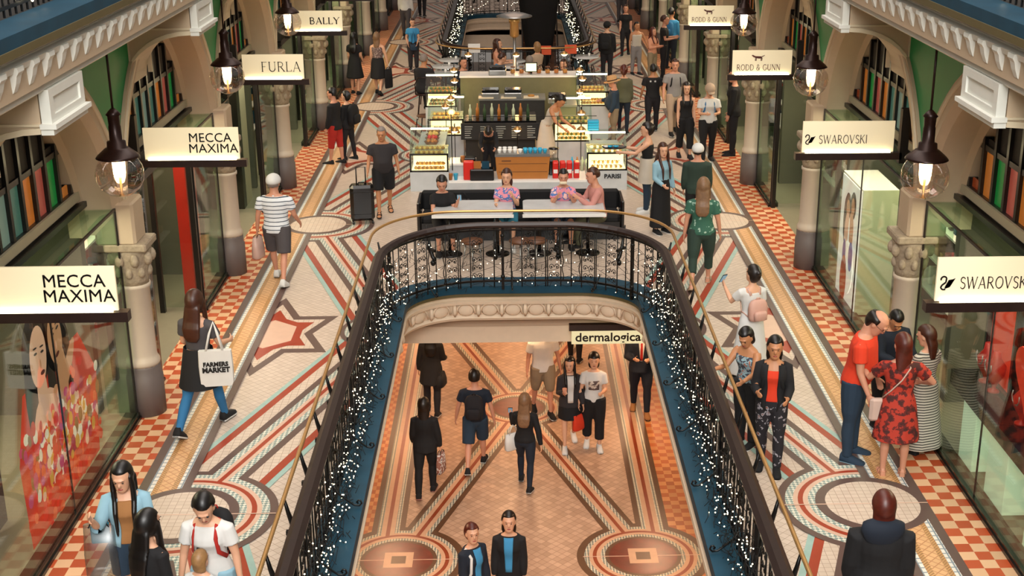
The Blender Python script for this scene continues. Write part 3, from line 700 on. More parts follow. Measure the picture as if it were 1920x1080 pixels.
def door_posts(sd,v0,v1,label):
    t=thing('shop_doorway',label,'doorway',(XC+sd*4.62,v0,0),0,'recessed shop doorways')
    L=v1-v0
    for y in (0,L):
        b=MB(); b.box(*sorted((0,sd*.07)),y-.04,y+.04,0,2.66,'dark_frame'); b.build('door_post',None,t)
        b=MB(); b.box(*sorted((sd*.55,sd*.62)),y-.04,y+.04,0,2.66,'dark_frame'); b.build('door_post',None,t)
        b=MB(); b.box(*sorted((sd*.07,sd*.55)),y-.006,y+.006,.1,2.6,'shop_glass'); b.build('side_pane',None,t)
    b=MB(); b.box(*sorted((0,sd*.62)),0,L,2.6,2.7,'dark_frame'); b.build('lintel',None,t)
for sd in (-1,1):
    sn='left' if sd<0 else 'right'
    for k,v in enumerate(COLV[1:9]):
        a,e=v+.22,v+5.03
        if (sd<0 and k==0) or (sd>0 and k in (0,1)):
            t=glassbox(sd,a,e,'full width glass shop window on the %s, %s'%(sn,'at the picture edge' if k==0 else 'with the lit poster box behind it'),posts=((.01,.012),(L_:=e-a-.01,.012),((e-a)*.5,.008)) )
            endpane(t,sd,e-a-.01)
        else:
            t=glassbox(sd,a,v+.95,'narrow glass shop window on the %s, near side of the %s doorway'%(sn,nmL[k]),posts=((.01,.012),)); 
            door_posts(sd,v+.98,v+3.45,'dark framed recessed doorway on the %s, %s from the camera'%(sn,nmL[k]))
            t=glassbox(sd,v+3.5,e,'glass shop window on the %s, far side of the %s doorway'%(sn,nmL[k]),posts=((.01,.012),(e-v-3.51,.012))); endpane(t,sd,e-v-3.51)
# window boards: dark inner partitions + stock per bay
def shop_fill(sd,v,tone,k):
    sn='left' if sd<0 else 'right'
    t=thing('display_unit','tall shop display unit with stock behind the glass on the %s, %s bay'%(sn,nmL[k]),'display unit',(XC+sd*6.2,v+2.6,0),0,'display units inside the shops')
    b=MB(); b.box(-.25,.25,-1.6,1.6,0,2.2,tone); b.build('carcass',None,t)
    for z in (.5,1.0,1.5): 
        b=MB(); b.box(*sorted((-sd*.26,-sd*.55)),-1.6,1.6,z,z+.03,'white_gloss'); b.build('shelf',None,t)
        b=MB()
        for i in range(14):
            y=-1.5+i*.22; h=random.uniform(.1,.32); b.rbox((-sd*.4,y,z+.03+h/2),(.12,random.uniform(.06,.16),h),random.choice(['red_pack','shop_dark','white_gloss','brass','wood_brown','blue_ledge','cream_paint']),.01)
        tag(b.build('stock',None,t),kind='stuff')
for sd in (-1,1):
    for k,v in enumerate(COLV[1:8]):
        if k==0: continue
        shop_fill(sd,v,'shop_red' if (sd<0 and k==1) else ('shop_dark' if k%2 else 'pale_green'),k)
# cream/dark jambs seen in the left bays
for k,(y,mm,w) in enumerate(((18.85,'shop_red',.3),(24.3,'shop_cream',.25),(23.9,'dark_frame',.12))):
    p=thing('partition',['tall red panel behind the glass past the second left doorway','cream painted jamb in the third left shop doorway','dark jamb beside the cream one in the third left doorway'][k],'panel',(XC-(4.86 if k==0 else 5.35),y,0))
    b=MB(); b.box(-(.08 if k==0 else .3),(.08 if k==0 else .3),-w,w,.1 if k==0 else 0,2.5,mm); b.build('board',None,p)
# ---- left near poster: two women in a dress of coloured discs
M('skin_pale','E0AC90',.5,noise=.05,emit=.45); M('skin_tan','C88E68',.5,noise=.06,emit=.4); M('hair_dk','24150F',.5,noise=.2); M('hair_brown','4A2A18',.5,noise=.25,nscale=20); M('poster_red','C8321B',.5,noise=.2,nscale=4,emit=.5); M('lips','7A1A1A',.4)  # skin and red get emission so they stay bright behind the tinted glass
def flatdisc(b,cx,cy,rx,ry,h,m,rot=0,n=16):
    b.add([(cx+rx*Cc(2*PI*i/n)*Cc(rot)-ry*S(2*PI*i/n)*S(rot),cy+rx*Cc(2*PI*i/n)*S(rot)+ry*S(2*PI*i/n)*Cc(rot),h) for i in range(n)],[tuple(range(n))],m)
pt=thing('shop_poster','tall red poster of two women in coloured discs behind the near left glass','poster')
# local x = along the hall away from camera, y = up, z = toward the hall
pt.matrix_world=Matrix(((0,0,1,XC-4.78),(1,0,0,11.3),(0,1,0,.1),(0,0,0,1)))
b=MB(); b.add([(0.15,0,0),(2.35,0,0),(2.55,.9,0),(2.1,1.5,0),(.4,1.5,0),(.1,.9,0)],[(0,1,2,3,4,5)],'poster_red'); b.build('backdrop',None,pt)
b=MB(); flatdisc(b,.85,1.75,.36,.42,.004,'hair_dk'); flatdisc(b,.62,1.35,.16,.5,.004,'hair_dk'); flatdisc(b,1.42,1.75,.34,.4,.004,'hair_brown'); flatdisc(b,1.68,1.35,.14,.5,.004,'hair_brown'); flatdisc(b,1.2,1.2,.12,.55,.004,'hair_dk'); b.build('hair',None,pt)
b=MB(); flatdisc(b,.9,1.7,.23,.31,.008,'skin_pale',-.15,24); flatdisc(b,.9,1.3,.14,.3,.008,'skin_pale'); flatdisc(b,.95,1.02,.38,.3,.007,'skin_pale'); flatdisc(b,1.4,1.7,.2,.28,.01,'skin_tan',.15,24); flatdisc(b,1.5,1.25,.14,.35,.009,'skin_tan'); flatdisc(b,1.65,1.28,.36,.1,.012,'skin_tan',.7); flatdisc(b,1.3,1.08,.11,.2,.013,'skin_tan',.5)
for i in range(5): flatdisc(b,1.14+.05*i,.88-.012*abs(i-2),.018,.13,.014,'skin_tan',-.1+.06*i)
b.build('faces_and_arms',None,pt)
b=MB()
for cx,cy,r in ((.82,1.76,-.15),(1.0,1.72,-.15),(1.33,1.76,.15),(1.48,1.79,.15)): flatdisc(b,cx,cy,.045,.014,.016,'hair_dk',r); flatdisc(b,cx,cy+.055,.055,.01,.016,'hair_dk',r)
for cx,cy,r in ((.95,1.52,-.1),(1.4,1.53,.15)): flatdisc(b,cx,cy,.06,.024,.016,'lips',r)
flatdisc(b,.92,1.62,.02,.05,.0155,'skin_tan'); flatdisc(b,1.4,1.63,.018,.05,.0155,'skin_pale'); b.build('facial_features',None,pt)
b=MB(); cl=['C8321B','E2552B','D99A3A','E9D9C4','B11E3C','C23A6B','8C5A2A','E8B79A','D8231A']
for c in cl:
    if c+'d' not in MATS: mat(c+'d',c,.4,noise=.08,emit=.45)  # discs glow a little too, brightness put into the print itself
for i in range(520):
    cx=random.gauss(1.25,.55); cy=random.betavariate(2,2.2)*1.25+.02
    if not .1<cx<2.5: continue
    if cy>.95 and random.random()<.6: continue
    flatdisc(b,cx,cy,random.uniform(.04,.075),random.uniform(.045,.085),.018+i*.00002,random.choice(cl if cy>.35 else cl[:2]+['C8321B','D8231A'])+'d',random.uniform(-.3,.3),10)
tag(b.build('disc_sequins',None,pt),kind='stuff')
# stock seen left of the poster
t=thing('display_shelf','dark shop shelving with small lit white boxes at the left picture edge','shelf',(XC-5.5,11.6,0))
b=MB(); b.box(-.6,.2,-.6,.6,0,.9,'shop_dark'); b.build('base',None,t)
for z in (1.2,1.7): b=MB(); b.box(-.6,.1,-.6,.6,z,z+.03,'blue_ledge'); b.build('shelf',None,t)
for i in range(6): b=MB(); b.rbox((-.1,-.45+.18*i,.98),(.1,.1,.16),'white_gloss',.01); b.build('box',None,t)
# ---- right: poster light box in bay 2
lb=thing('poster_light_box','tall white light box with a photo of two embracing women behind the second right window','light box',(XC+4.73,17.75,.06))
b=MB(); b.box(0,.5,0,1.15,0,1.84,'white_gloss'); b.box(.0,.5,-.004,0,0,1.84,'pale_green'); b.build('cabinet',None,lb)
M('poster_white','F2EDE6',.4,noise=.02,emit=.5)
b=MB(); b.box(-.012,0,.03,1.12,.03,1.81,'poster_white'); b.build('lit_panel',None,lb)
def FM(): return Matrix(((0,0,-1,-.014),(-1,0,0,1.12),(0,1,0,0),(0,0,0,1)))
T=FM()
def fl(specs,name,parent,T):
    b=MB()
    for i,(cx,cy,rx,ry,m,*r) in enumerate(specs): flatdisc(b,cx,cy,rx,ry,.001+.0006*i,m,r[0] if r else 0,20)
    b.v=[tuple(T@Vector(v)) for v in b.v]; return b.build(name,None,parent)
M('poster_violet','3B3AA0',.4,emit=.3); M('poster_orange','C24A22',.4,noise=.2,emit=.25)
fl([(.7,1.5,.15,.2,'hair_brown'),(.62,1.3,.12,.35,'hair_brown'),(.42,1.42,.16,.2,'hair_dk'),(.32,1.2,.12,.35,'hair_dk'),(.69,1.48,.09,.13,'skin_tan'),(.44,1.38,.1,.14,'skin_tan'),(.66,1.1,.14,.3,'skin_tan'),(.45,1.02,.14,.32,'skin_pale'),(.6,.55,.3,.4,'poster_white'),(.74,.75,.12,.22,'poster_violet'),(.38,.7,.09,.22,'poster_violet'),(.42,.32,.18,.36,'poster_orange'),(.57,.9,.04,.4,'poster_white')],'photo_figures',lb,T)
# ---- right: near display with plinths and red busts
for k,(y,dy) in enumerate(((11.0,.62),(12.15,.55),(13.05,.42))):
    mat('plinth_glow','BFD0B0',.5,noise=.03,emit=.55)
    p=thing('display_plinth','white translucent plinth under the dark jewellery counter, %s of three'%(['nearest the camera','the middle one','the far one'][k]),'plinth',(XC+5.0,y,.06),0,'white display plinths')
    b=MB(); b.rbox((0,0,.36),(.42,dy,.72),'plinth_glow',.01); b.build('plinth_body',None,p)
    b=MB(); b.rbox((0,0,.70),(.44,dy+.02,.03),'white_gloss',.005); b.build('plinth_top',None,p)
ct=thing('jewellery_counter','dark jewellery display counter with red backed frames behind the near right window','counter',(XC+5.05,9.9,.78))
b=MB(); b.box(-.3,.35,0,3.75,0,.16,'black_gloss'); b.build('counter_top',None,ct)
for i,(y0,y1) in enumerate(((.2,1.35),(1.55,2.6),(2.85,3.6))):
    f=MB(); z0,z1=.2,1.2
    f.box(.05,.1,y0,y1,z0,z1,'poster_red'); f.build('red_backing',None,ct)
    f=MB()
    for q in ((y0-.05,y0),(y1,y1+.05)): f.box(.0,.12,q[0],q[1],z0-.05,z1+.05,'black_gloss')
    f.box(0,.12,y0,y1,z0-.05,z0,'black_gloss'); f.box(0,.12,y0,y1,z1,z1+.05,'black_gloss'); f.build('frame',None,ct)
    for j in range(2):
        yy=y0+(y1-y0)*(.33+.36*j)
        bu=thing('necklace_bust','small red necklace bust with sparkling stones, %s in the %s red frame'%(['near one','far one'][j],['nearest','middle','farthest'][i]),'bust',(XC+5.0,9.9+yy,.94),0,'necklace busts')
        f=MB(); f.lathe([(.07,0),(.07,.02),(.02,.04),(.03,.08),(.10,.2),(.11,.3),(.05,.38),(.04,.46)],m='shop_red',n=14,sy=.9); f.build('bust_form',None,bu)
        f=MB(); f.tube([(-.115*Cc(a*.1)*(.8),.10*S(a*.7),.30-.08*Cc(a*.7)) for a in range(-3,4)],.008,'steel',6); f.build('necklace',None,bu)
hs=thing('heart_display','large red heart shaped display card hanging in the near right window','display card',(XC+4.85,11.75,1.62))
pts=[];
for i in range(30):
    a=2*PI*i/30; pts.append((.022*16*S(a)**3,.022*(13*Cc(a)-5*Cc(2*a)-2*Cc(3*a)-Cc(4*a))))
b=MB(); b.prism(pts,lambda a,c,h:(h,a,c),-.02,.02,'poster_red'); b.build('heart_card',None,hs)
# ================================================================ BALUSTRADES
def void_railing(label,path,bpath,closed,nearest,tagname):
    r=thing('balustrade',label,'balustrade')
    def sw(prof,m,nm,pth=path):
        b=MB(); (sweep_closed if closed else sweep)(b,pth,prof,m); b.build(nm,None,r)
    sw([(-.07,1.0),(-.075,1.03),(-.03,1.06),(.03,1.06),(.075,1.03),(.07,1.0),(.03,.975),(-.03,.975),(-.07,1.0)],'dark_wood','top_rail')
    sw([(-.012,.93),(-.012,.955),(.012,.955),(.012,.93),(-.012,.93)],'iron','upper_rod')
    sw([(-.014,.12),(-.014,.15),(.014,.15),(.014,.12),(-.014,.12)],'iron','bottom_rail')
    n=14 
    b=MB(); b.tube([(x,v,1.07) for x,v in bpath],.021,'brass',8,close=closed); b.build('brass_rail',None,r)
    # balusters: plain, wavy; and scroll panels
    pos=path_points(path,.13,.02)
    pm={}
    def piece(kind):
        b=MB()
        if kind=='baluster': b.tube([(0,0,.04),(0,0,.97)],.009,'iron',6)
        elif kind=='wavy_baluster': b.tube([(.012*S(i*1.3),0,.14+i*.05) for i in range(17)],.008,'iron',5)
        elif kind=='post':
            b.box(-.02,.02,-.02,.02,0,.97,'iron'); b.ell((0,0,.2),(.035,.035,.04),'iron',8,6); b.ell((0,0,.85),(.035,.035,.04),'iron',8,6)
        elif kind=='scroll_panel':
            for x in (-.1,.1): b.tube([(x,0,.04),(x,0,.97)],.009,'iron',5)
            for k in range(6):
                zc=.22+k*.13
                for sx in (-1,1):
                    sp=[(sx*(.045+(.042-.0035*i)*Cc(i*.75+PI)),0,zc+(.05-.004*i)*S(i*.75)) for i in range(11)]
                    b.tube(sp,.006,'iron',5)
                b.ell((-.045,0,zc),(.012,.012,.012),'iron',6,4); b.ell((.045,0,zc),(.012,.012,.012),'iron',6,4)
        elif kind=='bracket_scroll': # scroll over the ledge
            b.tube([(0,.0,.28),(0,-.05,.2),(0,-.14,.12),(0,-.2,.075),(0,-.25,.07),(0,-.275,.095),(0,-.265,.125),(0,-.24,.13),(0,-.225,.11),(0,-.24,.095)],.010,'iron',6)
        elif kind=='rail_bracket':
            b.tube([(0,.0,.55),(0,.06,.6),(0,.12,.72),(0,.17,.9),(0,.2,1.05)],[.03,.035,.03,.02,.012],'iron',6)
            b.box(-.02,.02,-.01,.2,.68,.72,'iron'); b.ell((0,.05,.5),(.04,.04,.05),'iron',8,6)
        return b
    def put(kind,p,d,parent,far):
        if kind not in pm:
            o=piece(kind).build(kind,None,parent); pm[kind]=o.data
        else: o=bpy.data.objects.new(kind,pm[kind]); COL.objects.link(o); o.parent=parent
        o.location=(p.x,p.y,0); o.rotation_euler=(0,0,math.atan2(d.y,d.x))
    items=[]
    for i,(p,d) in enumerate(pos):
        j=i%16
        k={0:'post',3:'scroll_panel',6:'scroll_panel',8:'baluster',10:'scroll_panel',13:'scroll_panel'}.get(j)
        if k is None:
            if j in (2,4,12,14): continue
            k='wavy_baluster' if j in (6,7,9,10) else 'baluster'
        items.append((k,p,d))
    from collections import defaultdict
    g=defaultdict(list)
    for it in items: g[it[0]].append(it)
    for k,l in g.items():
        l.sort(key=lambda it:(it[1]-Vector((XC,nearest))).length)
        for it in l[:100 if k!='baluster' else 95]: put(k,it[1],it[2],r,False)
        rest=l[100 if k!='baluster' else 95:]
        if rest:
            b=MB(); src=piece(k)
            for _,p,d in rest:
                an=math.atan2(d.y,d.x); c,s=Cc(an),S(an)
                b.add([(p.x+x*c-y*s,p.y+x*s+y*c,z) for x,y,z in src.v],src.f,'iron',True)
            tag(b.build(k+'_rest',None,r),kind='stuff')
    for p,d in path_points(path,.95,.4): put('rail_bracket',p,d,r,0); 
    for p,d in path_points(path,1.35,.6): put('bracket_scroll',p,d,r,0)
    return r
VR=[(x,v) for x,v in RAIL if v>3]; VB=[(x,v) for x,v in BRASS if v>3]
void_railing('black iron scrollwork balustrade with dark handrail and brass rail round the near floor opening',VR,VB,False,16,'a')
R2=void2(2.0,.3,1.5,1.6); B2=void2(2.19,.55,1.3,1.3)
void_railing('black iron balustrade round the far floor opening beyond the cafe tables',R2,B2,True,36,'b')
# fairy lights: wires + bulbs hung on the inside
def fairy(label,path,n,group,far=False,maxind=100,inner=.05,w=.16):
    t=thing('string_lights',label,'string lights',group=group)
    pts=path_points(path,.02,0)
    wires=MB(); bulbs=[]
    for i in range(n):
        p,d=random.choice(pts); nx=Vector((d.y,-d.x)); o=random.betavariate(1.5,2)*w+inner
        z=random.betavariate(1.4,1.6)*.9+.04; bulbs.append((p.x+nx.x*o,p.y+nx.y*o,z))
    for s_ in range(7):
        L=[]
        for j,(p,d) in enumerate(pts[::9]):
            nx=Vector((d.y,-d.x)); o=inner+.02+.1*abs(S(j*1.1+s_)); L.append((p.x+nx.x*o,p.y+nx.y*o,.12+.12*s_+.07*S(j*2.1+s_*2)))
        wires.tube(L,.0035,'black_cloth',3)
    gl=MB() # dark tinsel net
    for i in range(n*2):
        p,d=random.choice(pts); nx=Vector((d.y,-d.x)); o=random.uniform(inner,inner+w); z=random.uniform(.05,.95); q=Vector((p.x+nx.x*o,p.y+nx.y*o,z)); dl=Vector((random.uniform(-.06,.06),random.uniform(-.06,.06),random.uniform(-.09,.09)))
        gl.tube([q,q+dl],.004,'black_cloth',3)
    wires.build('wires',None,t); tag(gl.build('garland_net',None,t),kind='stuff')
    bulbs.sort(key=lambda q:(Vector(q)-CAMP).length); me=None; rb=.0068 if not far else .0105
    for q in bulbs[:maxind]:
        if me is None: b=MB(); b.ell((0,0,0),(rb,rb,rb),'bulb_fairy',6,4); o=b.build('fairy_bulb',None,t); me=o.data
        else: o=bpy.data.objects.new('fairy_bulb',me); COL.objects.link(o); o.parent=t
        o.location=q
    b=MB()
    for q in bulbs[maxind:]: b.ell(q,(rb,rb,rb),'bulb_fairy',6,4)
    if bulbs[maxind:]: tag(b.build('fairy_bulbs',None,t),kind='stuff')
Lr=[p for p in VR if p[0]<XC-1.9 and p[1]>7.5]; Rr_=[p for p in VR if p[0]>XC+1.9 and p[1]>7.5]; Er=[p for p in VR if p[1]>17.6]
fairy('fairy lights in a dark garland along the left side of the near balustrade',Lr,430,'fairy lights')
fairy('fairy lights in a dark garland along the right side of the near balustrade',Rr_,430,'fairy lights')
fairy('sparse fairy lights hung across the curved far end of the near balustrade',Er,130,'fairy lights',w=.05)
fr=[p for p in R2 if p[0]<XC-1.9 and 37<p[1]<49]; fr2=[p for p in R2 if p[0]>XC+1.9 and 37<p[1]<49][::-1]; fe=[p for p in R2 if p[1]>48.5]
fr=sorted(fr,key=lambda p:p[1]); fr2=sorted(fr2,key=lambda p:-p[1])
fairy('fairy lights along the left side of the far balustrade beyond the cafe',fr,170,'fairy lights',True)
fairy('fairy lights along the right side of the far balustrade beyond the cafe',fr2,170,'fairy lights',True)
fairy('fairy lights over the end of the far balustrade at the top of the photo',fe,110,'fairy lights',True,w=.05)
# ================================================================ CAFE KIOSK
KX0,KX1=XC-2.1,XC+2.08
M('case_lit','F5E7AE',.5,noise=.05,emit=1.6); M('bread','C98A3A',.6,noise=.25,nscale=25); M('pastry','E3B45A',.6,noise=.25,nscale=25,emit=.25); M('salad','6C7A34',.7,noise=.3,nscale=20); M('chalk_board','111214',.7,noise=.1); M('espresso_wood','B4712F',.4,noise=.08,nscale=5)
M('kiosk_olive','75704A',.5,noise=.12); M('chalk','AEB4B0',.8)
def case(name,label,x0,x1,y0,y1,zb,z1,z2,food,group='glass food display cases'):
    t=thing(name,label,'display case',((x0+x1)/2,y0,0),0,group); w=(x1-x0)/2; d=y1-y0
    b=MB(); b.box(-w,w,0,d,0,zb,'marble'); b.build('marble_base',None,t)
    b=MB()
    for q in ((-w,-w+.03),(w-.03,w)): b.box(q[0],q[1],0,.03,zb,z1,'black_gloss')
    b.box(-w,w,0,.03,zb,zb+.03,'black_gloss'); b.box(-w,w,-.01,.04,z1-.03,z1,'black_gloss'); b.build('front_frame',None,t)
    b=MB(); b.box(-w+.03,w-.03,.012,.016,zb+.03,z1-.03,'clear_glass'); b.build('front_glass',None,t)
    b=MB(); b.box(-w+.03,w-.03,.05,d-.05,zb+.01,zb+.03,'case_lit'); b.box(-w+.03,w-.03,d*.62,d*.64,zb+.03,z1-.02,'case_lit'); b.build('lit_interior',None,t)
    b=MB(); b.add([(-w,.02,z1),(w,.02,z1),(w,d*.62,z2),(-w,d*.62,z2)],[(0,1,2,3)],'green_glass'); b.add([(-w,d*.62,z2),(w,d*.62,z2),(w,d,z2),(-w,d,z2)],[(0,1,2,3)],'green_glass')
    for x in (-w,w): b.add([(x,.02,z1),(x,d*.62,z2),(x,d,z2),(x,d,zb),(x,.02,zb)],[(0,1,2,3,4)],'green_glass')
    b.build('sloped_glass',None,t)
    b=MB(); b.box(-w+.03,w-.03,.06,d-.05,z1-.035,z1-.02,'shop_cream'); b.build('upper_shelf',None,t)
    b=MB(); b.box(-w,w,d*.60,d*.66,z2-.005,z2+.02,'strip_glow'); b.build('light_tube',None,t)
    for row,(zz,n) in enumerate(((zb+.03,26),(z1-.02,22))):
        for i in range(n):
            it=food[i%len(food)]
            x=-w+.1+(2*w-.2)*((i%(n//2))+.5)/(n//2)+random.uniform(-.01,.01); y=.1+(d*.4)*(i//(n//2))
            key=('food',it)
            if key not in FOOD:
                b=MB(); b.ell((0,0,.03),(.045,.04,.03),it,8,5); b.ell((.01,0,.055),(.02,.02,.012),'bread',6,4); o=b.build('pastry'); FOOD[key]=o.data
            else: o=bpy.data.objects.new('pastry',FOOD[key]); COL.objects.link(o)
            o.location=(t.location.x+x,t.location.y+y,zz); o.rotation_euler=(0,0,random.random()*3)
            tag(o,('golden' if it!='salad' else 'green')+' pastry on the %s shelf of the %s case'%('lower' if row==0 else 'upper',' '.join(w_ for w_ in ('low front middle rear left right'.split()) if w_ in label.split())),'pastry','pastries in the cafe display cases')
    return t
FOOD={}
case('food_display_case','lit glass pastry case at the front left corner of the cafe kiosk',KX0,KX0+.74,25,25.9,.38,.74,1.10,['pastry','bread'])
case('food_display_case','lit glass pastry case at the front right corner of the kiosk',KX1-.78,KX1,25,25.9,.38,.74,1.0,['pastry','case_lit'])
case('food_display_case','lit glass food case in the middle of the right side of the cafe kiosk',KX1-1.35,KX1-.55,27.2,28.1,.45,.85,1.25,['pastry','salad'])
case('food_display_case','lit glass food case at the rear left of the cafe kiosk',KX0+.05,KX0+.75,29.4,30.3,.75,1.08,1.36,['bread','salad'])
case('food_display_case','lit glass food case at the rear right of the cafe kiosk',KX1-.75,KX1-.05,29.4,30.3,.75,1.08,1.36,['pastry','bread'])
case('food_display_case','low lit glass case of fruit and bread halfway along the left side of the kiosk',KX0+.2,KX0+.95,27.6,28.6,.5,.86,1.2,['bread','pastry'])
text('PARISI',.115,'black_gloss',None,Matrix.Translation((KX1-.28,24.985,.27))@RX,sx=1.05,bold=.004,name='wall_lettering'); tag(bpy.data.objects['wall_lettering'],'black capital lettering on the white marble front of the kiosk','lettering')
# front counter and machine
fc=thing('service_counter','white marble service counter along the front of the cafe kiosk','counter',(XC,25.0,0))
b=MB(); b.box(KX0+.74-XC,KX1-.78-XC,.0,.12,0,.16,'marble'); b.box(KX0+.74-XC,KX1-.78-XC,.0,.75,.16,.20,'white_gloss'); b.box(KX0+.74-XC,KX1-.78-XC,.7,.75,0,.16,'marble'); b.build('counter_body',None,fc)
b=MB(); b.box(KX0+.74-XC,-.85,.35,.85,.42,.46,'white_gloss'); b.box(KX0+.74-XC,-.85,.37,.83,.20,.42,'marble'); b.build('raised_shelf',None,fc)
em=thing('coffee_machine','wide wooden panelled espresso machine on the kiosk counter, back toward the camera','coffee machine',(XC+.06,25.12,.20))
b=MB(); b.prism([(0,0),(.95,0),(.98,.14),(1.0,.44),(-.05,.44),(-.03,.14)],lambda a,c,h:(a-.47,h,c),0,.42,'espresso_wood'); b.build('body',None,em)
b=MB(); b.box(-.53,.53,-.01,.46,.44,.49,'steel'); b.build('cup_tray',None,em)
b=MB(); b.box(-.46,.48,-.005,0,.14,.147,'wood_brown'); b.box(-.46,.48,-.005,0,.30,.307,'wood_brown'); b.build('panel_seams',None,em)
b=MB(); b.box(-.40,-.22,-.006,0,.35,.37,'wood_brown'); b.build('name_plate',None,em)
cup=MB(); cup.lathe([(.02,0),(.03,.01),(.042,.05),(.045,.075),(.038,.075),(.02,.02)],m='white_gloss',n=12,cap=False); cw=cup.build('cup'); cupW=cw.data
cup=MB(); cup.lathe([(.02,0),(.03,.01),(.042,.05),(.045,.075),(.038,.075),(.02,.02)],m='cyan_plastic',n=12,cap=False); cc=cup.build('cup'); cupC=cc.data
bpy.data.objects.remove(cw); bpy.data.objects.remove(cc)
def cupat(p,me,lab,g):
    o=bpy.data.objects.new('cup',me); COL.objects.link(o); o.location=p; o.rotation_euler=(PI,0,0) if 'upside' in lab else (0,0,0); tag(o,lab,'cup',g); return o
for i in range(5): cupat((XC-.38+.1*i,25.24,.69),cupW,'white cup standing on top of the coffee machine','white cups on the coffee machine')
for i in range(9): cupat((XC+.12+.095*(i%5),25.24+.09*(i//5),.69),cupC,'bright blue cup standing on top of the coffee machine','blue cups on the coffee machine')
for i in range(4): cupat((XC-.38+.1*i,25.42,.69),cupW,'white cup standing on top of the coffee machine','white cups on the coffee machine')
for i in range(4):
    b=MB(); b.rbox((0,0,.17),(.11,.14,.34),'red_pack',.02); b.box(-.04,.04,-.072,-.071,.12,.2,'white_gloss')
    o=b.build('coffee_bag'); o.location=(XC+.70+.135*i,25.2,.20); o.rotation_euler=(.15,0,.1*(i%2)); tag(o,'red coffee bag, %s of four in the row right of the coffee machine'%['leftmost','second','third','rightmost'][i],'coffee bag','red coffee bags in a row')
b=MB(); b.rbox((0,0,.18),(.2,.16,.36),'red_pack',.02); o=b.build('coffee_bag'); o.location=(XC-.98,25.14,.20); tag(o,'single red coffee bag on the counter left of the coffee machine','coffee bag')
g=thing('coffee_grinder','black coffee grinder with a clear hopper behind the red coffee bags','grinder',(XC+.68,25.5,.20)); b=MB(); b.rbox((0,0,.15),(.2,.25,.3),'black_gloss',.02); b.build('body',None,g); b=MB(); b.lathe([(.04,.3),(.09,.38),(.1,.5)],m='clear_glass',n=14,cap=False); b.build('hopper',None,g); b=MB(); b.lathe([(.1,.5),(.105,.52),(.02,.53)],m='black_gloss',n=14); b.build('lid',None,g)
g=thing('card_terminal','black till box with small cards on the counter left of the coffee machine','till',(XC-.72,25.12,.20)); b=MB(); b.rbox((0,0,.11),(.46,.26,.22),'black_gloss',.02); b.build('body',None,g); b=MB(); b.box(-.16,-.02,-.02,.0,.22,.36,'wood_orange'); b.box(.0,.14,-.02,.0,.22,.36,'blue_ledge'); b.build('cards',None,g)
for i,(x,c) in enumerate(((-1.25,'cyan_plastic'),(-1.35,'wood_orange'),(-1.12,'wood_orange'))):
    b=MB(); b.lathe([(.03,0),(.045,.12),(.048,.125),(.0,.13)],m=c,n=12); o=b.build('takeaway_cup'); o.location=(XC+x+.02,25.1+(.35 if i==2 else 0),(.20)+(.26 if i==2 else 0)); tag(o,['pale blue takeaway cup on the left end of the counter','orange takeaway cup on the left end of the counter','orange takeaway cup on the raised white shelf'][i],'cup')
b=MB(); b.rbox((0,0,.04),(.3,.24,.08),'black_gloss',.02); o=b.build('payment_pad'); o.location=(XC-1.0,25.55,.46); tag(o,'black tilted screen on the raised white shelf of the kiosk','screen')
for i,c in enumerate(('cyan_plastic','wood_orange','pale_green')):
    b=MB(); b.lathe([(.035,0),(.035,.2),(.015,.24),(.012,.28)],m=c,n=10); o=b.build('bottle'); o.location=(XC+1.05+.1*i,25.75,.20); tag(o,['blue','orange','pale green'][i]+' bottle behind the red coffee bags','bottle')
b=MB()
for i in range(4): b.rbox((0,0,.03+.05*i),(.22,.16,.045),'cyan_plastic',.01)
o=b.build('tray_stack'); o.location=(KX1-.62,25.75,1.01); tag(o,'stack of bright blue trays on top of the front right case','tray stack')
# shelf units and back bars inside
def worktop(label,x0,x1,y0,y1,h,top,body):
    t=thing('work_counter',label,'counter',((x0+x1)/2,y0,0)); w=(x1-x0)/2
    b=MB(); b.box(-w,w,.02,y1-y0,0,h-.04,body); b.build('counter_body',None,t); b=MB(); b.box(-w-.02,w+.02,0,y1-y0+.02,h-.04,h,top); b.build('worktop',None,t); return t
worktop('dark rear bar of the kiosk behind the chalk menu board',XC-1.1,XC+.35,27.2,27.8,.9,'black_gloss','shop_dark')
worktop('olive rear counter across the back of the cafe kiosk',XC-1.3,XC+1.35,30.3,30.9,1.28,'white_gloss','kiosk_olive')
worktop('steel work bench inside the cafe kiosk',XC-.85,XC+.6,29.3,29.9,.95,'steel','shop_dark')
worktop('grey work counter behind the worker in a white apron',XC+.75,XC+1.25,28.3,29.2,1.0,'steel','kiosk_olive')
worktop('left side counter with fruit, cafe kiosk',KX0+.1,KX0+.6,26.1,27.5,.62,'marble','shop_cream')
worktop('white side counter on the right of the cafe kiosk',KX1-.6,KX1-.05,26.1,27.1,.5,'marble','marble')
for i,(x,y,z) in enumerate(((XC-.6,29.5,.95),(XC-.1,29.5,.95),(XC-.45,30.5,1.28),(XC+.85,28.6,1.0))):
    g=thing('kitchen_appliance',['dark double sandwich press on the steel bench, left one','dark double sandwich press on the steel bench, right one','low black tray on the olive rear counter','grey slicer on the counter behind the apron worker'][i],'appliance',(x,y,z)); b=MB(); b.rbox((0,0,.06),(.4,.34,.12),'steel',.02); b.build('base',None,g); b=MB(); b.rbox((0,0,.16),(.38,.32,.07),'black_gloss',.02); b.build('lid',None,g); b=MB(); b.tube([(-.12,-.2,.18),(-.12,-.24,.2),(.12,-.24,.2),(.12,-.2,.18)],.012,'black_metal',6); b.build('handle',None,g)
mb_=thing('menu_board','long black chalk menu board hanging inside the kiosk','menu board',(XC-.38,26.9,.58))
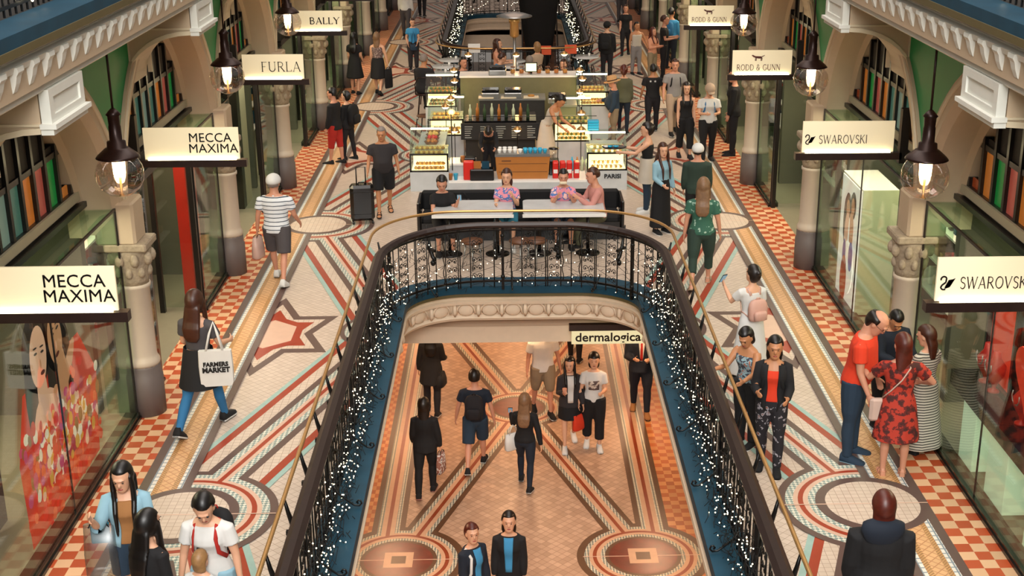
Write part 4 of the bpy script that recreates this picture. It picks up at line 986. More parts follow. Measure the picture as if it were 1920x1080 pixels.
b=MB(); b.box(-.8,.85,-.02,.02,0,.34,'chalk_board'); b.build('board',None,mb_)
b=MB()
for c in range(5):
    for r in range(6):
        w=random.uniform(.08,.2); b.box(-.72+c*.32,-.72+c*.32+w,-.024,-.021,.04+r*.045,.052+r*.045,'chalk')
tag(b.build('chalk_lines',None,mb_),kind='stuff')
M('flower_white','E6D9CC',.7); M('leaf','35502C',.7,noise=.2)
for i,(x,y) in enumerate(((KX0+.12,25.75),(KX0+.35,25.8))):
    g=thing('glass_jar','small domed glass jar on the front left case, %s'%('left one' if i==0 else 'right one'),'jar',(x,y,1.1)); b=MB(); b.lathe([(.05,0),(.055,.1),(.04,.15),(.01,.17)],m='clear_glass',n=14,cap=False); b.build('jar_body',None,g); b=MB(); b.ell((0,0,.18),(.018,.018,.018),'steel',8,6); b.build('knob',None,g)
# kiosk lamps on slim poles
def kiosk_lamp(x,y,z,label,zb,first=[None]):
    if first[0] is None or first[0][1]!=zb:
        t=thing('counter_lamp',label,'lamp',(x,y,z),0,'glowing counter lamps'); 
        b=MB(); b.lathe([(.012,.07),(.03,.065),(.085,.02),(.095,0),(.09,-.002),(.03,.05)],m='brass',n=16); b.build('lamp_shade',None,t)
        b=MB(); b.lathe([(.0,.045),(.06,.02),(.075,-.005),(.05,-.035),(.005,-.05)],m='lamp_glow',n=14); b.build('bulb',None,t)
        b=MB(); b.tube([(0,0,.06),(0,0,.1),(0,.0,.12),(0,.14,.12),(0,.14,zb)],.008,'black_metal',6); b.build('pole',None,t); 
        if first[0] is None: first[0]=(t,zb)
        return t
    t=copy_tree(first[0][0]); t.location=(x,y,z); t['label']=label; return t
LAMPS=[(852,245,25.9,.34,'front left corner of the kiosk'),(970,243,26.6,.34,'in front of the chalk menu board'),(1090,243,25.9,.34,'beside the stack of blue trays'),(835,200,27.6,.5,'above the low left case'),(845,185,27.9,.5,'just behind the one above the low left case'),(852,152,28.9,.75,'left, over the rear left case'),(851,132,29.6,.75,'left, farthest on the rear left case'),(878,103,31.2,1.0,'left one by the cafe tables'),(968,103,31.2,1.0,'middle one by the heater pole'),(1058,101,31.2,1.0,'right one by the cafe tables'),(1087,132,29.6,.75,'right, farthest on the rear right case'),(1092,148,28.9,.75,'right, over the rear right case'),(1087,172,28.1,.75,'right, middle of the side counter'),(1090,212,27.0,.5,'right, above the middle case')]
LP_=[]
for x,y,Y,zb,w in LAMPS:
    p=aty(x,y,Y); kiosk_lamp(p.x,p.y,p.z,'glowing counter lamp on a slim pole, '+w,-(p.z-zb)); LP_.append(p)
pl=thing('frame_pole','thin black pole with two crossbars at the front of the kiosk','pole',(XC-1.3,25.3,.34)); b=MB(); b.tube([(0,0,0),(0,0,1.1)],.01,'black_metal',6); b.tube([(0,0,1.05),(2.8,0,1.05)],.006,'black_metal',6); b.tube([(2.05,0,1.05),(2.05,0,0)],.008,'black_metal',6); b.build('rods',None,pl)
# bench + marble tables in front
bn=thing('bench_seat','long black bench seat against the front of the kiosk','bench',(XC,21.72,0))
b=MB(); b.rbox((0,.28,.36),(3.36,.56,.12),'black_cloth',.04); b.build('cushion',None,bn); b=MB(); b.box(-1.68,1.68,.02,.6,0,.31,'black_gloss'); b.build('base',None,bn); b=MB(); b.rbox((0,.62,.56),(3.40,.12,.34),'black_cloth',.04); b.build('backrest',None,bn)
for x in (-1.72,1.72): b=MB(); b.rbox((x,.3,.36),(.06,.72,.66),'black_gloss',.02); b.build('end_panel',None,bn)
for i,(x0,x1) in enumerate(((810,962),(981,1136))):
    a=aty(x0,403,20.65); c=aty(x1,400,20.65); w=(c.x-a.x)/2
    t=thing('cafe_table','long white marble cafe table with rounded corners, %s one in front of the bench'%('left' if i==0 else 'right'),'table',((a.x+c.x)/2,20.98,0),0,'marble cafe tables')
    pts=[]; r=.1
    for cx,cy,a0 in ((w-r,-.28+r,-90),(w-r,.62-r,0),(-w+r,.62-r,90),(-w+r,-.28+r,180)): pts+=arc(cx,cy,r,r,a0,a0+90,5)
    b=MB(); b.prism(pts,lambda p,q,h:(p,q,h),.72,.755,'marble'); b.build('table_top',None,t)
    b=MB(); b.box(-w-.01,w+.01,-.3,-.26,.705,.75,'white_gloss'); b.build('front_edge',None,t)
    for x in (-w*.6,w*.6): b=MB(); b.tube([(x,0,.02),(x,0,.71)],.03,'black_metal',8); b.lathe([(.2,0),(.2,.015),(.04,.03)],(x,0,0),'black_metal',16); b.build('pedestal',None,t)
st_=None
for i,(px) in enumerate((885,975,1005)):
    p=aty(px,416,20.3)
    if st_ is None:
        t=st_=thing('stool','x','stool',(p.x,20.25,0),0,'round cafe stools'); b=MB(); b.lathe([(.17,.43),(.18,.45),(.17,.47),(.0,.475)],m='wood_brown',n=20); b.build('seat',None,t)
        for a in range(4): b=MB(); b.tube([(.1*Cc(a*PI/2),.1*S(a*PI/2),.43),(.17*Cc(a*PI/2),.17*S(a*PI/2),0)],.012,'steel',6); b.build('leg',None,t)
        b=MB(); b.tube([(.14*Cc(k*PI/6),.14*S(k*PI/6),.2) for k in range(12)],.006,'steel',5,close=True); b.build('foot_ring',None,t)
    else: t=copy_tree(st_); t.location=(p.x,20.25,0)
    t['label']='round brown topped stool behind the balustrade, '+['under the left marble table','between the two marble tables','under the right marble table'][i]
# ---- cafe tables behind the kiosk
def bistro(px,py,label,first=[None]):
    p=at(px,py,.75)
    if first[0] is None:
        t=first[0]=thing('bistro_table',label,'table',(p.x,p.y,0),0,'round bistro tables'); b=MB(); b.lathe([(.36,.73),(.37,.74),(.36,.755),(0,.756)],m='marble',n=28); b.build('table_top',None,t); b=MB(); b.tube([(0,0,.02),(0,0,.73)],.03,'black_metal',8); b.build('column',None,t); b=MB(); b.lathe([(.24,0),(.23,.02),(.04,.05)],m='black_metal',n=18); b.build('foot',None,t)
    else: t=copy_tree(first[0]); t.location=(p.x,p.y,0); t['label']=label
    return p
for x,y,l in ((848,112,'farthest left by the railing'),(835,124,'left, behind the first'),(828,137,'left, nearest the glass case'),(960,114,'middle, behind the heater pole'),(962,124,'middle, in front of the woman with long hair'),(1098,106,'right, by the railing'),(1010,144,'small one by the grey haired woman')):
    p=bistro(x,y,'round white bistro table, '+l)
    for k in range(2):
        b=MB(); b.lathe([(.03,0),(.035,.08),(.0,.085)],m='white_gloss' if k else 'clear_glass',n=8); o=b.build('tumbler'); o.location=(p.x-.1+.2*k,p.y+.05,.756); tag(o,'small %s on the bistro table, %s'%('white pot' if k else 'glass',l),'tableware','tableware on the bistro tables')
def bchair(x,y,rz,label,first=[None],dim=1):
    if first[0] is None:
        t=first[0]=thing('bentwood_chair',label,'chair',(x,y,0),rz,'bentwood cafe chairs')
        b=MB(); b.lathe([(.19,.44),(.2,.455),(.19,.47),(0,.472)],m='wood_brown',n=18); b.build('seat',None,t)
        for sx in (-1,1):
            b=MB(); b.tube([(sx*.13,.14,.44),(sx*.17,.19,0)],.014,'bronze',6); b.build('leg',None,t)
            b=MB(); b.tube([(sx*.13,-.15,.44),(sx*.17,-.2,0)],.014,'bronze',6); b.build('leg',None,t)
        b=MB(); b.tube([(-.17,-.16,.44),(-.18,-.2,.65),(-.16,-.22,.82),(-.08,-.23,.9),(.08,-.23,.9),(.16,-.22,.82),(.18,-.2,.65),(.17,-.16,.44)],.013,'bronze',7); b.build('back_hoop',None,t)
        b=MB(); b.tube([(-.09,-.17,.44),(-.1,-.2,.62),(-.07,-.22,.76),(0,-.225,.81),(.07,-.22,.76),(.1,-.2,.62),(.09,-.17,.44)],.009,'bronze',6); b.build('inner_hoop',None,t)
    else: t=copy_tree(first[0]); t.location=(x,y,0); t.rotation_euler=(0,0,rz); t['label']=label
    return t
for x,y,rz,l in ((-1.95,34.3,-.8,'farthest left by the railing post'),(-2.05,33.4,-1.2,'left of the left hand bistro tables'),(-1.95,29.9,1.2,'left, under the seated man in dark jacket'),(-.4,33.2,1.4,'under the woman with long hair'),(.62,32.2,-1.2,'middle right, empty and close to the kiosk'),(.95,33.8,-2.2,'right of the middle tables'),(1.35,33.1,.5,'under the seated person in teal'),(2.3,33.9,-1.4,'far right by the railing'),(2.1,32.4,-.4,'right, next to the rear right case'),(.4,33.3,-1.4,'under the grey haired woman'),(-.95,32.3,1.5,'under the dark haired diner on the left')):
    bchair(x,y,rz,'dark bentwood cafe chair, '+l)
ht=thing('patio_heater','tall patio heater with a wide grey hood standing among the cafe tables','heater',(at(963,150,0).x+.02,31.4,0))
b=MB(); b.tube([(0,0,.05),(0,0,2.0)],.035,'steel',10); b.build('pole',None,ht); b=MB(); b.lathe([(.22,0),(.22,.2),(.1,.25),(.05,.28)],m='steel',n=18); b.build('base',None,ht)
b=MB(); b.lathe([(.05,1.98),(.11,2.02),(.1,2.3),(.13,2.34),(.13,2.42),(.06,2.45)],m='brass',n=16); b.build('burner',None,ht); b=MB(); b.lathe([(.10,2.42),(.42,2.47),(.42,2.485),(.25,2.54),(.05,2.57),(0,2.575)],m='steel',n=28); b.build('hood',None,ht)
for i,(x,y) in enumerate(((889,90),(1022,94),(1070,92))):
    p=aty(x,y,35.75); b=MB(); b.box(-.16,.16,-.004,.004,-.12,.12,('white_gloss','poster_orange','poster_orange')[i]); o=b.build('notice_card'); o.location=(p.x,35.72,p.z); tag(o,'%s notice hanging on the railing behind the cafe tables'%['pale blue white','left reddish','right reddish'][i],'notice')
# dark hanging decoration and stair in the far opening
M('drape','0E0D0F',.9,noise=.3)
hd=thing('hanging_drape','large black hanging drape over the right half of the far floor opening','drape',(XC+.85,46.5,0))
b=MB(); b.loft([[(r*Cc(2*PI*k/20)*(1+.12*S(k*2.1)),r*.5*S(2*PI*k/20),z) for k in range(20)] for r,z in ((.15,-1.5),(.38,-1.0),(.5,-.2),(.62,.8),(.72,2.5))],'drape'); b.build('cloth',None,hd)
b=MB(); b.tube([(0,0,2.45),(0,0,6)],.02,'black_metal',6); b.build('hanging_cable',None,hd)
stt=thing('staircase','brown staircase rising inside the right half of the far floor opening','stairs',(XC+.9,45,G))
for i in range(14): b=MB(); b.box(-.6,.6,i*.3,i*.3+.32,0,.2*(i+1),'wood_brown'); b.build('step',None,stt)
for x in (-.62,.62): b=MB(); b.tube([(x,0,1.0),(x,4.2,3.8)],.03,'dark_wood',8); b.build('handrail',None,stt)
# more kiosk stock
def small(kind,label,x,y,z,fn,cat=None,group=None):
    b=MB(); fn(b); o=b.build(kind); o.location=(x,y,z); return tag(o,label,cat or kind.replace('_',' '),group)
botc=['pale_green','wood_orange','leaf','brass','white_gloss','wood_brown']
for i in range(9):
    small('bottle','%s bottle standing on the dark rear bar behind the menu board'%['pale','amber','green'][i%3],XC-1.0+.15*i,27.45+.1*(i%2),.9,lambda b:b.lathe([(.035,0),(.035,.18),(.014,.24),(.014,.3),(0,.3)],m=botc[i%3],n=10),'bottle','bottles on the dark rear bar')
for i in range(7):
    small('storage_jar','storage jar on the olive rear counter of the kiosk',XC-.1+.2*i,30.55,1.28,lambda b:(b.lathe([(.06,0),(.065,.13),(.05,.15)],m='clear_glass',n=12),b.lathe([(.05,.02),(.05,.1)],m=['bread','wood_orange'][i%2],n=10),b.lathe([(.052,.15),(.052,.17),(0,.175)],m='wood_brown',n=10)),'jar','storage jars on the olive counter')
small('till_screen','small glowing white till screen on the olive rear counter',XC+.32,30.45,1.28,lambda b:(b.box(-.14,.14,-.02,.02,.06,.28,'black_gloss'),b.box(-.12,.12,-.026,-.02,.08,.26,'case_lit'),b.box(-.02,.02,-.02,.02,0,.06,'black_gloss')),'screen')
for i in range(4):
    small('fruit_basket','basket of %s on the left side counter of the kiosk'%['oranges','apples','lemons','bread rolls'][i],KX0+.35,26.25+.33*i,.62,lambda b:(b.lathe([(.09,0),(.15,.08),(.14,.085),(.08,.02)],m='wood_brown',n=14),[b.ell((.07*Cc(k*1.26),.07*S(k*1.26),.09),(.042,.042,.042),['wood_orange','red_pack','pastry','bread'][i],8,6) for k in range(5)]),'basket','fruit baskets')
for i in range(3):
    small('cutting_board','pale wooden cutting board on the steel work bench, %s'%['left','middle','right'][i],XC-.7+.5*i,29.4,.95,lambda b:(b.rbox((0,0,.015),(.34,.22,.03),'cream_paint',.008),b.ell((0,0,.05),(.08,.05,.03),'bread',8,6)),'board')
small('sack','brown flour sack leaning by the steel bench in the kiosk',XC-.95,28.8,0,lambda b:b.rbox((0,0,.3),(.3,.25,.6),'wood_brown',.08),'sack')
small('waste_bin','pale yellow square bin between the kiosk work counters',XC+.2,28.7,0,lambda b:(b.rbox((0,0,.35),(.36,.36,.7),'pastry',.03),b.rbox((0,0,.72),(.38,.38,.05),'shop_dark',.02)),'bin')
# ================================================================ PEOPLE
def rx(a): return Matrix.Rotation(a,4,'X')
def rzm(a): return Matrix.Rotation(a,4,'Z')
TOR={'m':[(-.13,.10,.085,0),(-.08,.155,.105,-.005),(0,.168,.112,-.008),(.08,.155,.102,0),(.16,.145,.098,.006),(.28,.16,.108,.008),(.38,.178,.115,.005),(.44,.185,.105,0),(.49,.165,.085,-.005),(.52,.11,.07,-.008),(.545,.066,.062,-.004),(.58,.058,.06,.004),(.64,.055,.058,.01)],
'f':[(-.13,.10,.085,0),(-.08,.16,.105,-.008),(0,.172,.112,-.012),(.08,.15,.098,0),(.16,.122,.085,.004),(.25,.132,.092,.006),(.34,.15,.12,.018),(.40,.152,.108,.01),(.46,.155,.088,0),(.50,.135,.072,-.005),(.525,.085,.06,-.006),(.55,.054,.052,-.002),(.59,.047,.05,.006),(.64,.046,.05,.01)]}
def lerp(a,b,t): return a+(b-a)*t
def stat(st,z):
    if z<=st[0][0]: return st[0]
    for i in range(len(st)-1):
        if st[i][0]<=z<=st[i+1][0]:
            t=(z-st[i][0])/(st[i+1][0]-st[i][0]); return tuple(lerp(st[i][j],st[i+1][j],t) for j in range(4))
    return st[-1]
SKIN={'a':M('skin_a','D6A282',.5,noise=.04),'b':M('skin_b','B97F58',.5,noise=.05),'c':M('skin_c','C98E72',.5,noise=.05)}
M('hair_black','0F0B0A',.4,noise=.3,nscale=30); M('hair_dark','1D120D',.4,noise=.3,nscale=30); M('hair_br','472313',.42,noise=.3,nscale=30); M('hair_red','5A1E10',.42,noise=.3,nscale=30); M('hair_blond','A67B4C',.5,noise=.3,nscale=30); M('hair_ash','8B6748',.5,noise=.3,nscale=30); M('hair_grey','8C8078',.6,noise=.2,nscale=30); M('eye_dark','120C0A',.3); M('lip_red','9A3A33',.4)
CLOTH=[('c_white','D9D8D4'),('c_offwhite','C9BFB0'),('c_black','0D0C0F'),('c_black2','171419'),('c_navy','111C2B'),('c_denim','1E3346'),('c_blue','2C6E9E'),('c_ltblue','8DB4C4'),('c_grey','4A4547'),('c_ltgrey','8F8A88'),('c_khaki','8D7B62'),('c_orange','D24420'),('c_redor','DB3A18'),('c_red','B02318'),('c_green','25382E'),('c_olive','57563F'),('c_tan','A06E3E'),('c_pink','C98A80'),('c_beige','B59C84'),('c_teal','2E7C92'),('c_cyan','3C8FC0'),('c_dkgrey','2B2628'),('c_peach','D9987A')]
for n_,c_ in CLOTH: M(n_,c_,.85,noise=.12,nscale=5,bump=.15)
stripemat('c_polo','D7DCE0','2E3A4A',.062,.2,2,.8,.012); stripemat('c_stripe_dress','3C3A36','B9B4A6',.03,.6,2,.8)
blotmat('c_floral_red','A8301E','5A1612',14,.5,'3C1410',.58); blotmat('c_floral_dark','17141A','8E8A90',20,.60,'7A4A3A',.68); blotmat('c_camo','2C5A48','9DB8A6',16,.62,'1B3A30',.7); blotmat('c_print','3F3F4A','8FB0B8',24,.5,'A56A58',.6); blotmat('c_pinkblue','D98898','4C6FA8',14,.5,'E9B8B0',.6); blotmat('c_pattern_brown','5C4744','A8948C',40,.55)
blotmat('bag_galaxy','1C1726','3B6E9A',9,.52,'6A3A5C',.6,.4)
def person(label,foot=None,head=None,h=1.7,z=0.,f=0,sex='f',w=1.,skin='a',top=('tee','c_white'),bot=('trousers','c_black'),shoe=('c_black','c_white'),hair=('short','hair_dark'),legs=(0,0,0,0),arms=((5,6,12,0),(5,6,12,0)),lean=0,hd=(0,0),sit=None,vox=None,belly=0,hat=None,group=None,splay=6,bare=False,twist=0):
    if foot is not None:
        P=at(foot[0],foot[1],z)
        if head is not None:
            t=aty(head[0],head[1],P.y+ (0 if not sit else 0)); h=max(1.45,min(1.9,t.z-z)) if sit is None else h
    else:
        hz=(h if sit is None else sit+.1+h*.47)
        P=at(head[0],head[1],z+hz); P.z=z
    s=h/1.775; w*=1.04; dist=(P-CAMP).length; vox=vox or (.0105 if dist<16 else (.0125 if dist<22 else (.016 if dist<32 else .02)))
    root=thing('person',label,'person',(P.x,P.y,z),PI+R(f))
    if group: root['group']=group
    st=[(a,b_*w,c*(.5+.5*w)+(belly*max(0,1-abs(a-.14)/.22)),d+belly*.7*max(0,1-abs(a-.14)/.22)) for a,b_,c,d in TOR[sex]]
    SH=.178*w if sex=='m' else .152*w
    TMx=rx(-R(lean))@rzm(R(twist))
    # legs
    hipx=.088*w; LG=[]
    for i,sd in ((0,-1),(1,1)):
        a=R(legs[2*i]); k=R(legs[2*i+1]); hp=Vector((sd*hipx,0,-.02)); ab=R(2 if sit is None else 5)
        kn=hp+Vector((sd*S(ab),S(a),-Cc(a)))*.43; sh=a-k; an=kn+Vector((0,S(sh),-Cc(sh)))*.42
        fp=max(0,-math.degrees(sh)-8)*.9 if sit is None else 0
        LG.append((hp,kn,an,R(fp),sd))
    def footpts(an,fp,sd,g=0):
        Mx=Matrix.Translation(an)@rzm(-sd*R(splay))@rx(-fp)
        rings=[]
        for y,wd,zt in ((-.065,.026,-.01),(-.055,.036,.02),(-.02,.038,.035),(.04,.040,.0),(.10,.046,-.02),(.15,.046,-.032),(.185,.034,-.042),(.20,.015,-.055)):
            ws=wd+g; r=[]
            for q in ((-1,-.075-g*.6),(1,-.075-g*.6),(1.0,(zt-.075)/2),(.62,zt+g),(-.62,zt+g),(-1.0,(zt-.075)/2)): r.append(Mx@Vector((q[0]*ws,y+(g if y>0 else -g),q[1])))
            rings.append(r)
        return rings,Mx
    zmin=min(min(p.z for r in footpts(an,fp,sd,.008)[0] for p in r) for hp,kn,an,fp,sd in LG)
    PZ=-zmin*s if sit is None else sit+.10
    base=Matrix.Translation((0,0,PZ))@Matrix.Scale(s,4)
    def X(p,Mx=None): 
        p=Vector(p); 
        if Mx is not None: p=Mx@p
        return base@p
    def fin(b,name,m,rem=True,par=root,sm=2,lab=None,v=None):
        b.v=[tuple(base@Vector(p)) for p in b.v]
        o=b.build(name,m,par,lab)
        if rem:
            md=o.modifiers.new('union','REMESH'); md.mode='VOXEL'; md.voxel_size=v or vox; md.use_smooth_shade=True
            md=o.modifiers.new('relax','SMOOTH'); md.factor=.5; md.iterations=sm
        return o
    def torso(b,z0,z1,g,n=16,flare=0,k=9):
        rings=[]
        for i in range(k+1):
            zz=z0+(z1-z0)*i/k; a,wx,wy,yo=stat(st,zz); e=g+flare*(1-i/k)
            rings.append([TMx@Vector(((wx+e)*Cc(2*PI*j/n),yo+(wy+e)*S(2*PI*j/n),zz)) for j in range(n)])
        b.loft(rings)
    ARM=[]
    for i,sd in ((0,-1),(1,1)):
        a,bb,e,t=[R(q) for q in arms[i]]
        sj=TMx@Vector((sd*SH,0,.462)); ud=Vector((sd*S(bb),S(a)*Cc(bb),-Cc(a)*Cc(bb))); el=sj+ud*.29
        fd=Vector((sd*(S(bb)*.6)-sd*S(t),S(a+e)*Cc(t),-Cc(a+e)*Cc(t))); fd.normalize(); wr=el+fd*.25; ARM.append((sj,el,wr,ud,fd,sd))
    HM=TMx@Matrix.Translation((0,.008,.60))@rzm(-R(hd[0]))@rx(-R(hd[1]))@Matrix.Scale(1.14,4)@Matrix.Translation((0,.012,.10))
    # ---- body
    b=MB(); torso(b,-.13,.64,0,k=16)
    for hp,kn,an,fp,sd in LG:
        cf=kn.lerp(an,.3)+Vector((0,-.012,0))
        b.tube([hp+Vector((0,0,.04)),hp.lerp(kn,.25),hp.lerp(kn,.7),kn,cf,kn.lerp(an,.75),an],[.085*w,.083*w,.064*w,.052,.054,.038,.034],n=12)
        b.loft(footpts(an,fp,sd,-.004)[0])
    HW=[]
    for sj,el,wr,ud,fd,sd in ARM:
        b.tube([sj+Vector((-sd*.02,0,.0)),sj.lerp(el,.15),sj.lerp(el,.6),el,el.lerp(wr,.3),wr],[.052*w,.052*w,.043*w,.038,.037,.026],n=10)
        nn=Vector((-sd,0,0)); nn=(nn-fd*nn.dot(fd)).normalized(); ww=fd.cross(nn); ww=ww if (ww.y>0 or abs(ww.y)<.2 and ww.z>0) else -ww
        pc=wr+fd*.045; HW.append(wr+fd*.08)
        b.tube([wr-fd*.01,wr+fd*.03,wr+fd*.075,wr+fd*.092],[(.02,.02),(.016,.033),(.014,.038),(.01,.036)],n=10,up=nn)
        for q,(o,l) in enumerate(((.030,.062),(.011,.075),(-.009,.07),(-.028,.055))):
            p0=wr+fd*.085+ww*o; c1=(fd+nn*(.25+.08*q)).normalized(); c2=(fd+nn*(1.0+.1*q)).normalized()
            b.tube([p0-fd*.012,p0+c1*l*.5,p0+c1*l*.5+c2*l*.5],[.0095,.009,.0075],n=6)
        p0=wr+fd*.03+ww*.028; td=(fd*.7+ww*.75+nn*.25).normalized(); b.tube([p0,p0+td*.035,p0+(td+nn*.3).normalized()*.065],[.012,.011,.009],n=6)
    hb=MB()
    rings=[]
    for zz,a,c,yo in ((-.118,.02,.018,.052),(-.108,.038,.036,.045),(-.088,.052,.056,.034),(-.055,.063,.078,.012),(-.01,.071,.09,0),(.03,.075,.094,-.006),(.07,.068,.085,-.01),(.098,.046,.06,-.012),(.114,.018,.025,-.012)):
        rings.append([HM@Vector((a*Cc(2*PI*j/16),yo+c*S(2*PI*j/16),zz)) for j in range(16)])
    b.loft(rings)
    HR=HM.to_3x3().to_4x4()
    b.ell(HM@Vector((0,.094,-.018)),(.013,.02,.024),None,8,6,HR); b.ell(HM@Vector((0,.085,.03)),(.05,.014,.012),None,8,6,HR)
    for sx in (-1,1): b.ell(HM@Vector((sx*.075,-.004,-.012)),(.011,.02,.03),None,8,6,HR)
    fin(b,'body',SKIN[skin],sm=1,v=vox*.85)
    for sx in (-1,1):
        b=MB(); b.ell(HM@Vector((sx*.03,.086,.006)),(.0095,.006,.0042),None,8,6,HR); fin(b,'eye','eye_dark',False)
        b=MB(); b.ell(HM@Vector((sx*.032,.092,.032)),(.016,.004,.0024),None,8,4,HR); fin(b,'eyebrow',hair[1] if hair[1] in MATS else 'hair_dark',False)
    b=MB(); b.ell(HM@Vector((0,.083,-.062)),(.023,.012,.009),None,10,6,HR); fin(b,'lips','lip_red',False)
    # ---- hair
    hs,hm=hair
    if hs!='bald':
        b=MB(); line={'fringe':.03,'short':.058,'balding':.058,'bob':.05}.get(hs,.05)
        def pf(p,lo=line):
            if p.y>.036 and p.z<lo: return Vector((p.x*.55,p.y*.4,p.z*.6))
            if p.y>-.012 and p.z<.0 and hs!='long' and hs!='vlong': return Vector((p.x*.6,p.y*.5,p.z*.7))
            if hs in('short','grey') and p.z<-.055: return Vector((p.x*.6,p.y*.6,p.z*.8))
            if abs(p.x)>.06 and -.04<p.z<.02 and p.y>-.01 and hs=='short': return Vector((p.x*.8,p.y,p.z))
            return p
        g=.010 if hs in('short','balding') else .018
        b.ell((0,0,0),(.077+g,.100+g,.112+g*.9),None,20,16,None,(lambda p:pf(p)) ); 
        if hs=='balding': b.v=[(p[0],p[1],p[2]) if (p[2]<.055) else (p[0]*.8,p[1]*.8,p[2]*.85) for p in b.v]
        b.v=[tuple(HM@(Vector(p)+Vector((0,-.020,.011)))) for p in b.v]
        def back(pts,wd,th):
            b.tube([HM@Vector(p) if i<2 else Vector(p) for i,p in enumerate(pts)],[(a*1.12,c*1.1) for a,c in zip(wd,th)],n=10,up=(1,0,0))
        tb=lambda y,zz: TMx@Vector((0,y,zz))
        if hs in('long','vlong'):
            L=.26 if hs=='long' else .1
            pts=[(0,-.05,.04),(0,-.09,-.06),tb(-.095,.50),tb(-.125,.42),tb(-.13,.32),tb(-.125,L)]
            back(pts,[.075,.092,.10,.105,.095,.06],[.04,.04,.035,.03,.028,.012])
            for sx in (-1,1):
                b.tube([HM@Vector((sx*.07,.01,.03)),HM@Vector((sx*.082,.02,-.06)),TMx@Vector((sx*.088,.075,.47)),TMx@Vector((sx*.085,.145,.37)),TMx@Vector((sx*.08,.165,L+.04))],[(.022,.038),(.026,.042),(.030,.042),(.026,.036),(.012,.018)],n=8,up=(1,0,0))
        if hs in('bob','fringe'):
            b.tube([HM@Vector((0,-.045,.05)),HM@Vector((0,-.055,-.03)),HM@Vector((0,-.05,-.10)),HM@Vector((0,-.04,-.135))],[(.088,.06),(.097,.065),(.098,.062),(.08,.04)],n=14,up=HR@Vector((1,0,0)))
        if hs=='shoulder':
            b.tube([HM@Vector((0,-.045,.05)),HM@Vector((0,-.055,-.03)),HM@Vector((0,-.06,-.12)),TMx@Vector((0,-.085,.42))],[(.088,.06),(.1,.062),(.105,.055),(.075,.03)],n=14,up=HR@Vector((1,0,0)))
        if hs=='ponytail':
            b.tube([HM@Vector((0,-.09,.03)),HM@Vector((0,-.14,.01)),HM@Vector((0,-.16,-.05)),HM@Vector((.01,-.15,-.14))],[.03,.035,.032,.012],n=8)
        if hs=='bun': b.ell(HM@Vector((0,-.12,.05)),(.04,.04,.04),None,10,8)
        o=fin(b,'hair',hm,hs not in('short','balding'),sm=2,v=max(vox,.012))
    if hat:
        hk,hmat=hat; b=MB()
        if hk=='cap':
            b.ell((0,-.014,.035),(.104,.130,.100),None,18,10,None,lambda p:Vector((p.x,p.y,max(p.z,-.035)))); b.loft([[(x*1.0,y,zz) for x,y,zz in r] for r in ([(-.07,.09,.022),(0,.115,.028),(.07,.09,.022),(.07,.09,.034),(0,.115,.042),(-.07,.09,.034)],[(-.055,.16,.012),(0,.185,.016),(.055,.16,.012),(.055,.16,.02),(0,.185,.024),(-.055,.16,.02)])])
        else:
            b.lathe([(.085,.03),(.175,.02),(.18,.028),(.108,.04),(.106,.11),(.09,.155),(.04,.168),(0,.155)],n=22,sy=1.15); 
        b.v=[tuple(HM@Vector(p)) for p in b.v]; fin(b,'cap' if hk=='cap' else 'straw_hat',hmat,False)
        if hk!='cap':
            b=MB(); b.lathe([(.111,.045),(.110,.07)],n=22,sy=1.15,cap=False); b.v=[tuple(HM@Vector(p)) for p in b.v]; fin(b,'hat_band','hair_br',False)
    # ---- clothes
    tk,tm=top[:2]; kavg=(LG[0][1]+LG[1][1])/2; aavg=(LG[0][2]+LG[1][2])/2
    def skirt(b,hem,g,fl,z0=.14):
        rings=[]
        for i in range(8):
            t=i/7; zz=z0+(hem-z0)*t; a,wx,wy,yo=stat(st,max(zz,-.02)); q=max(0,-zz)/.45; cx=kavg.x*min(1,q); cy=(kavg.y*min(1,q) if q<1 else lerp(kavg.y,aavg.y,min(1,q-1)))
            sp=abs(LG[0][1].y-LG[1][1].y)*.5*min(1.,q)
            rings.append([Vector((cx+(wx+g+fl*max(0,-zz))*Cc(2*PI*j/20)*(1+.03*S(j*2.6)*t),cy+yo+(wy+g+sp+fl*max(0,-zz))*S(2*PI*j/20)*(1+.04*S(j*2.1)*t),zz)) for j in range(20)])
        b.loft(rings[::-1])
    hem={'tee':-.04,'long':-.04,'tank':.02,'jacket':-.11,'dress':.1,'crop':.14,'polo':-.08,'sleeveless_dress':.1,'coat':-.3}[tk]
    g={'jacket':.028,'coat':.03,'polo':.02}.get(tk,.015)
    zt={'tank':.43,'sleeveless_dress':.43}.get(tk,.512)
    if len(top)>2: zt=top[2]
    b=MB(); torso(b,hem if hem>-.13 else -.12,zt,g,k=10)
    if tk=='coat': skirt(b,-.3,.03,.1)
    if tk in('dress','sleeveless_dress'): skirt(b,bot[2] if len(bot)>2 else -.42,.014,.16)
    if sit is None and hem<-.1 and tk!='coat': skirt(b,hem,g,0,.05)
    sl={'tank':0,'sleeveless_dress':0,'long':2,'jacket':2,'coat':2}.get(tk,1)
    for sj,el,wr,ud,fd,sd in ARM:
        ar=.062*w+(.012 if tk in('jacket','coat') else 0)
        if sl==0: b.tube([TMx@Vector((sd*SH*.55,0,.43)),TMx@Vector((sd*SH*.6,0,.50))],[(.03,.07),(.025,.05)],n=8,up=(1,0,0)); continue
        if sl==1: b.tube([sj+Vector((-sd*.06,0,.012)),sj+ud*.02,sj.lerp(el,.62)],[.05,ar+.004,ar+.006],n=12)
        else: b.tube([sj+Vector((-sd*.06,0,.012)),sj+ud*.02,sj.lerp(el,.6),el,el.lerp(wr,.5),wr+fd*.0],[.05,ar,ar-.006,ar-.008,ar-.014,.04],n=12)
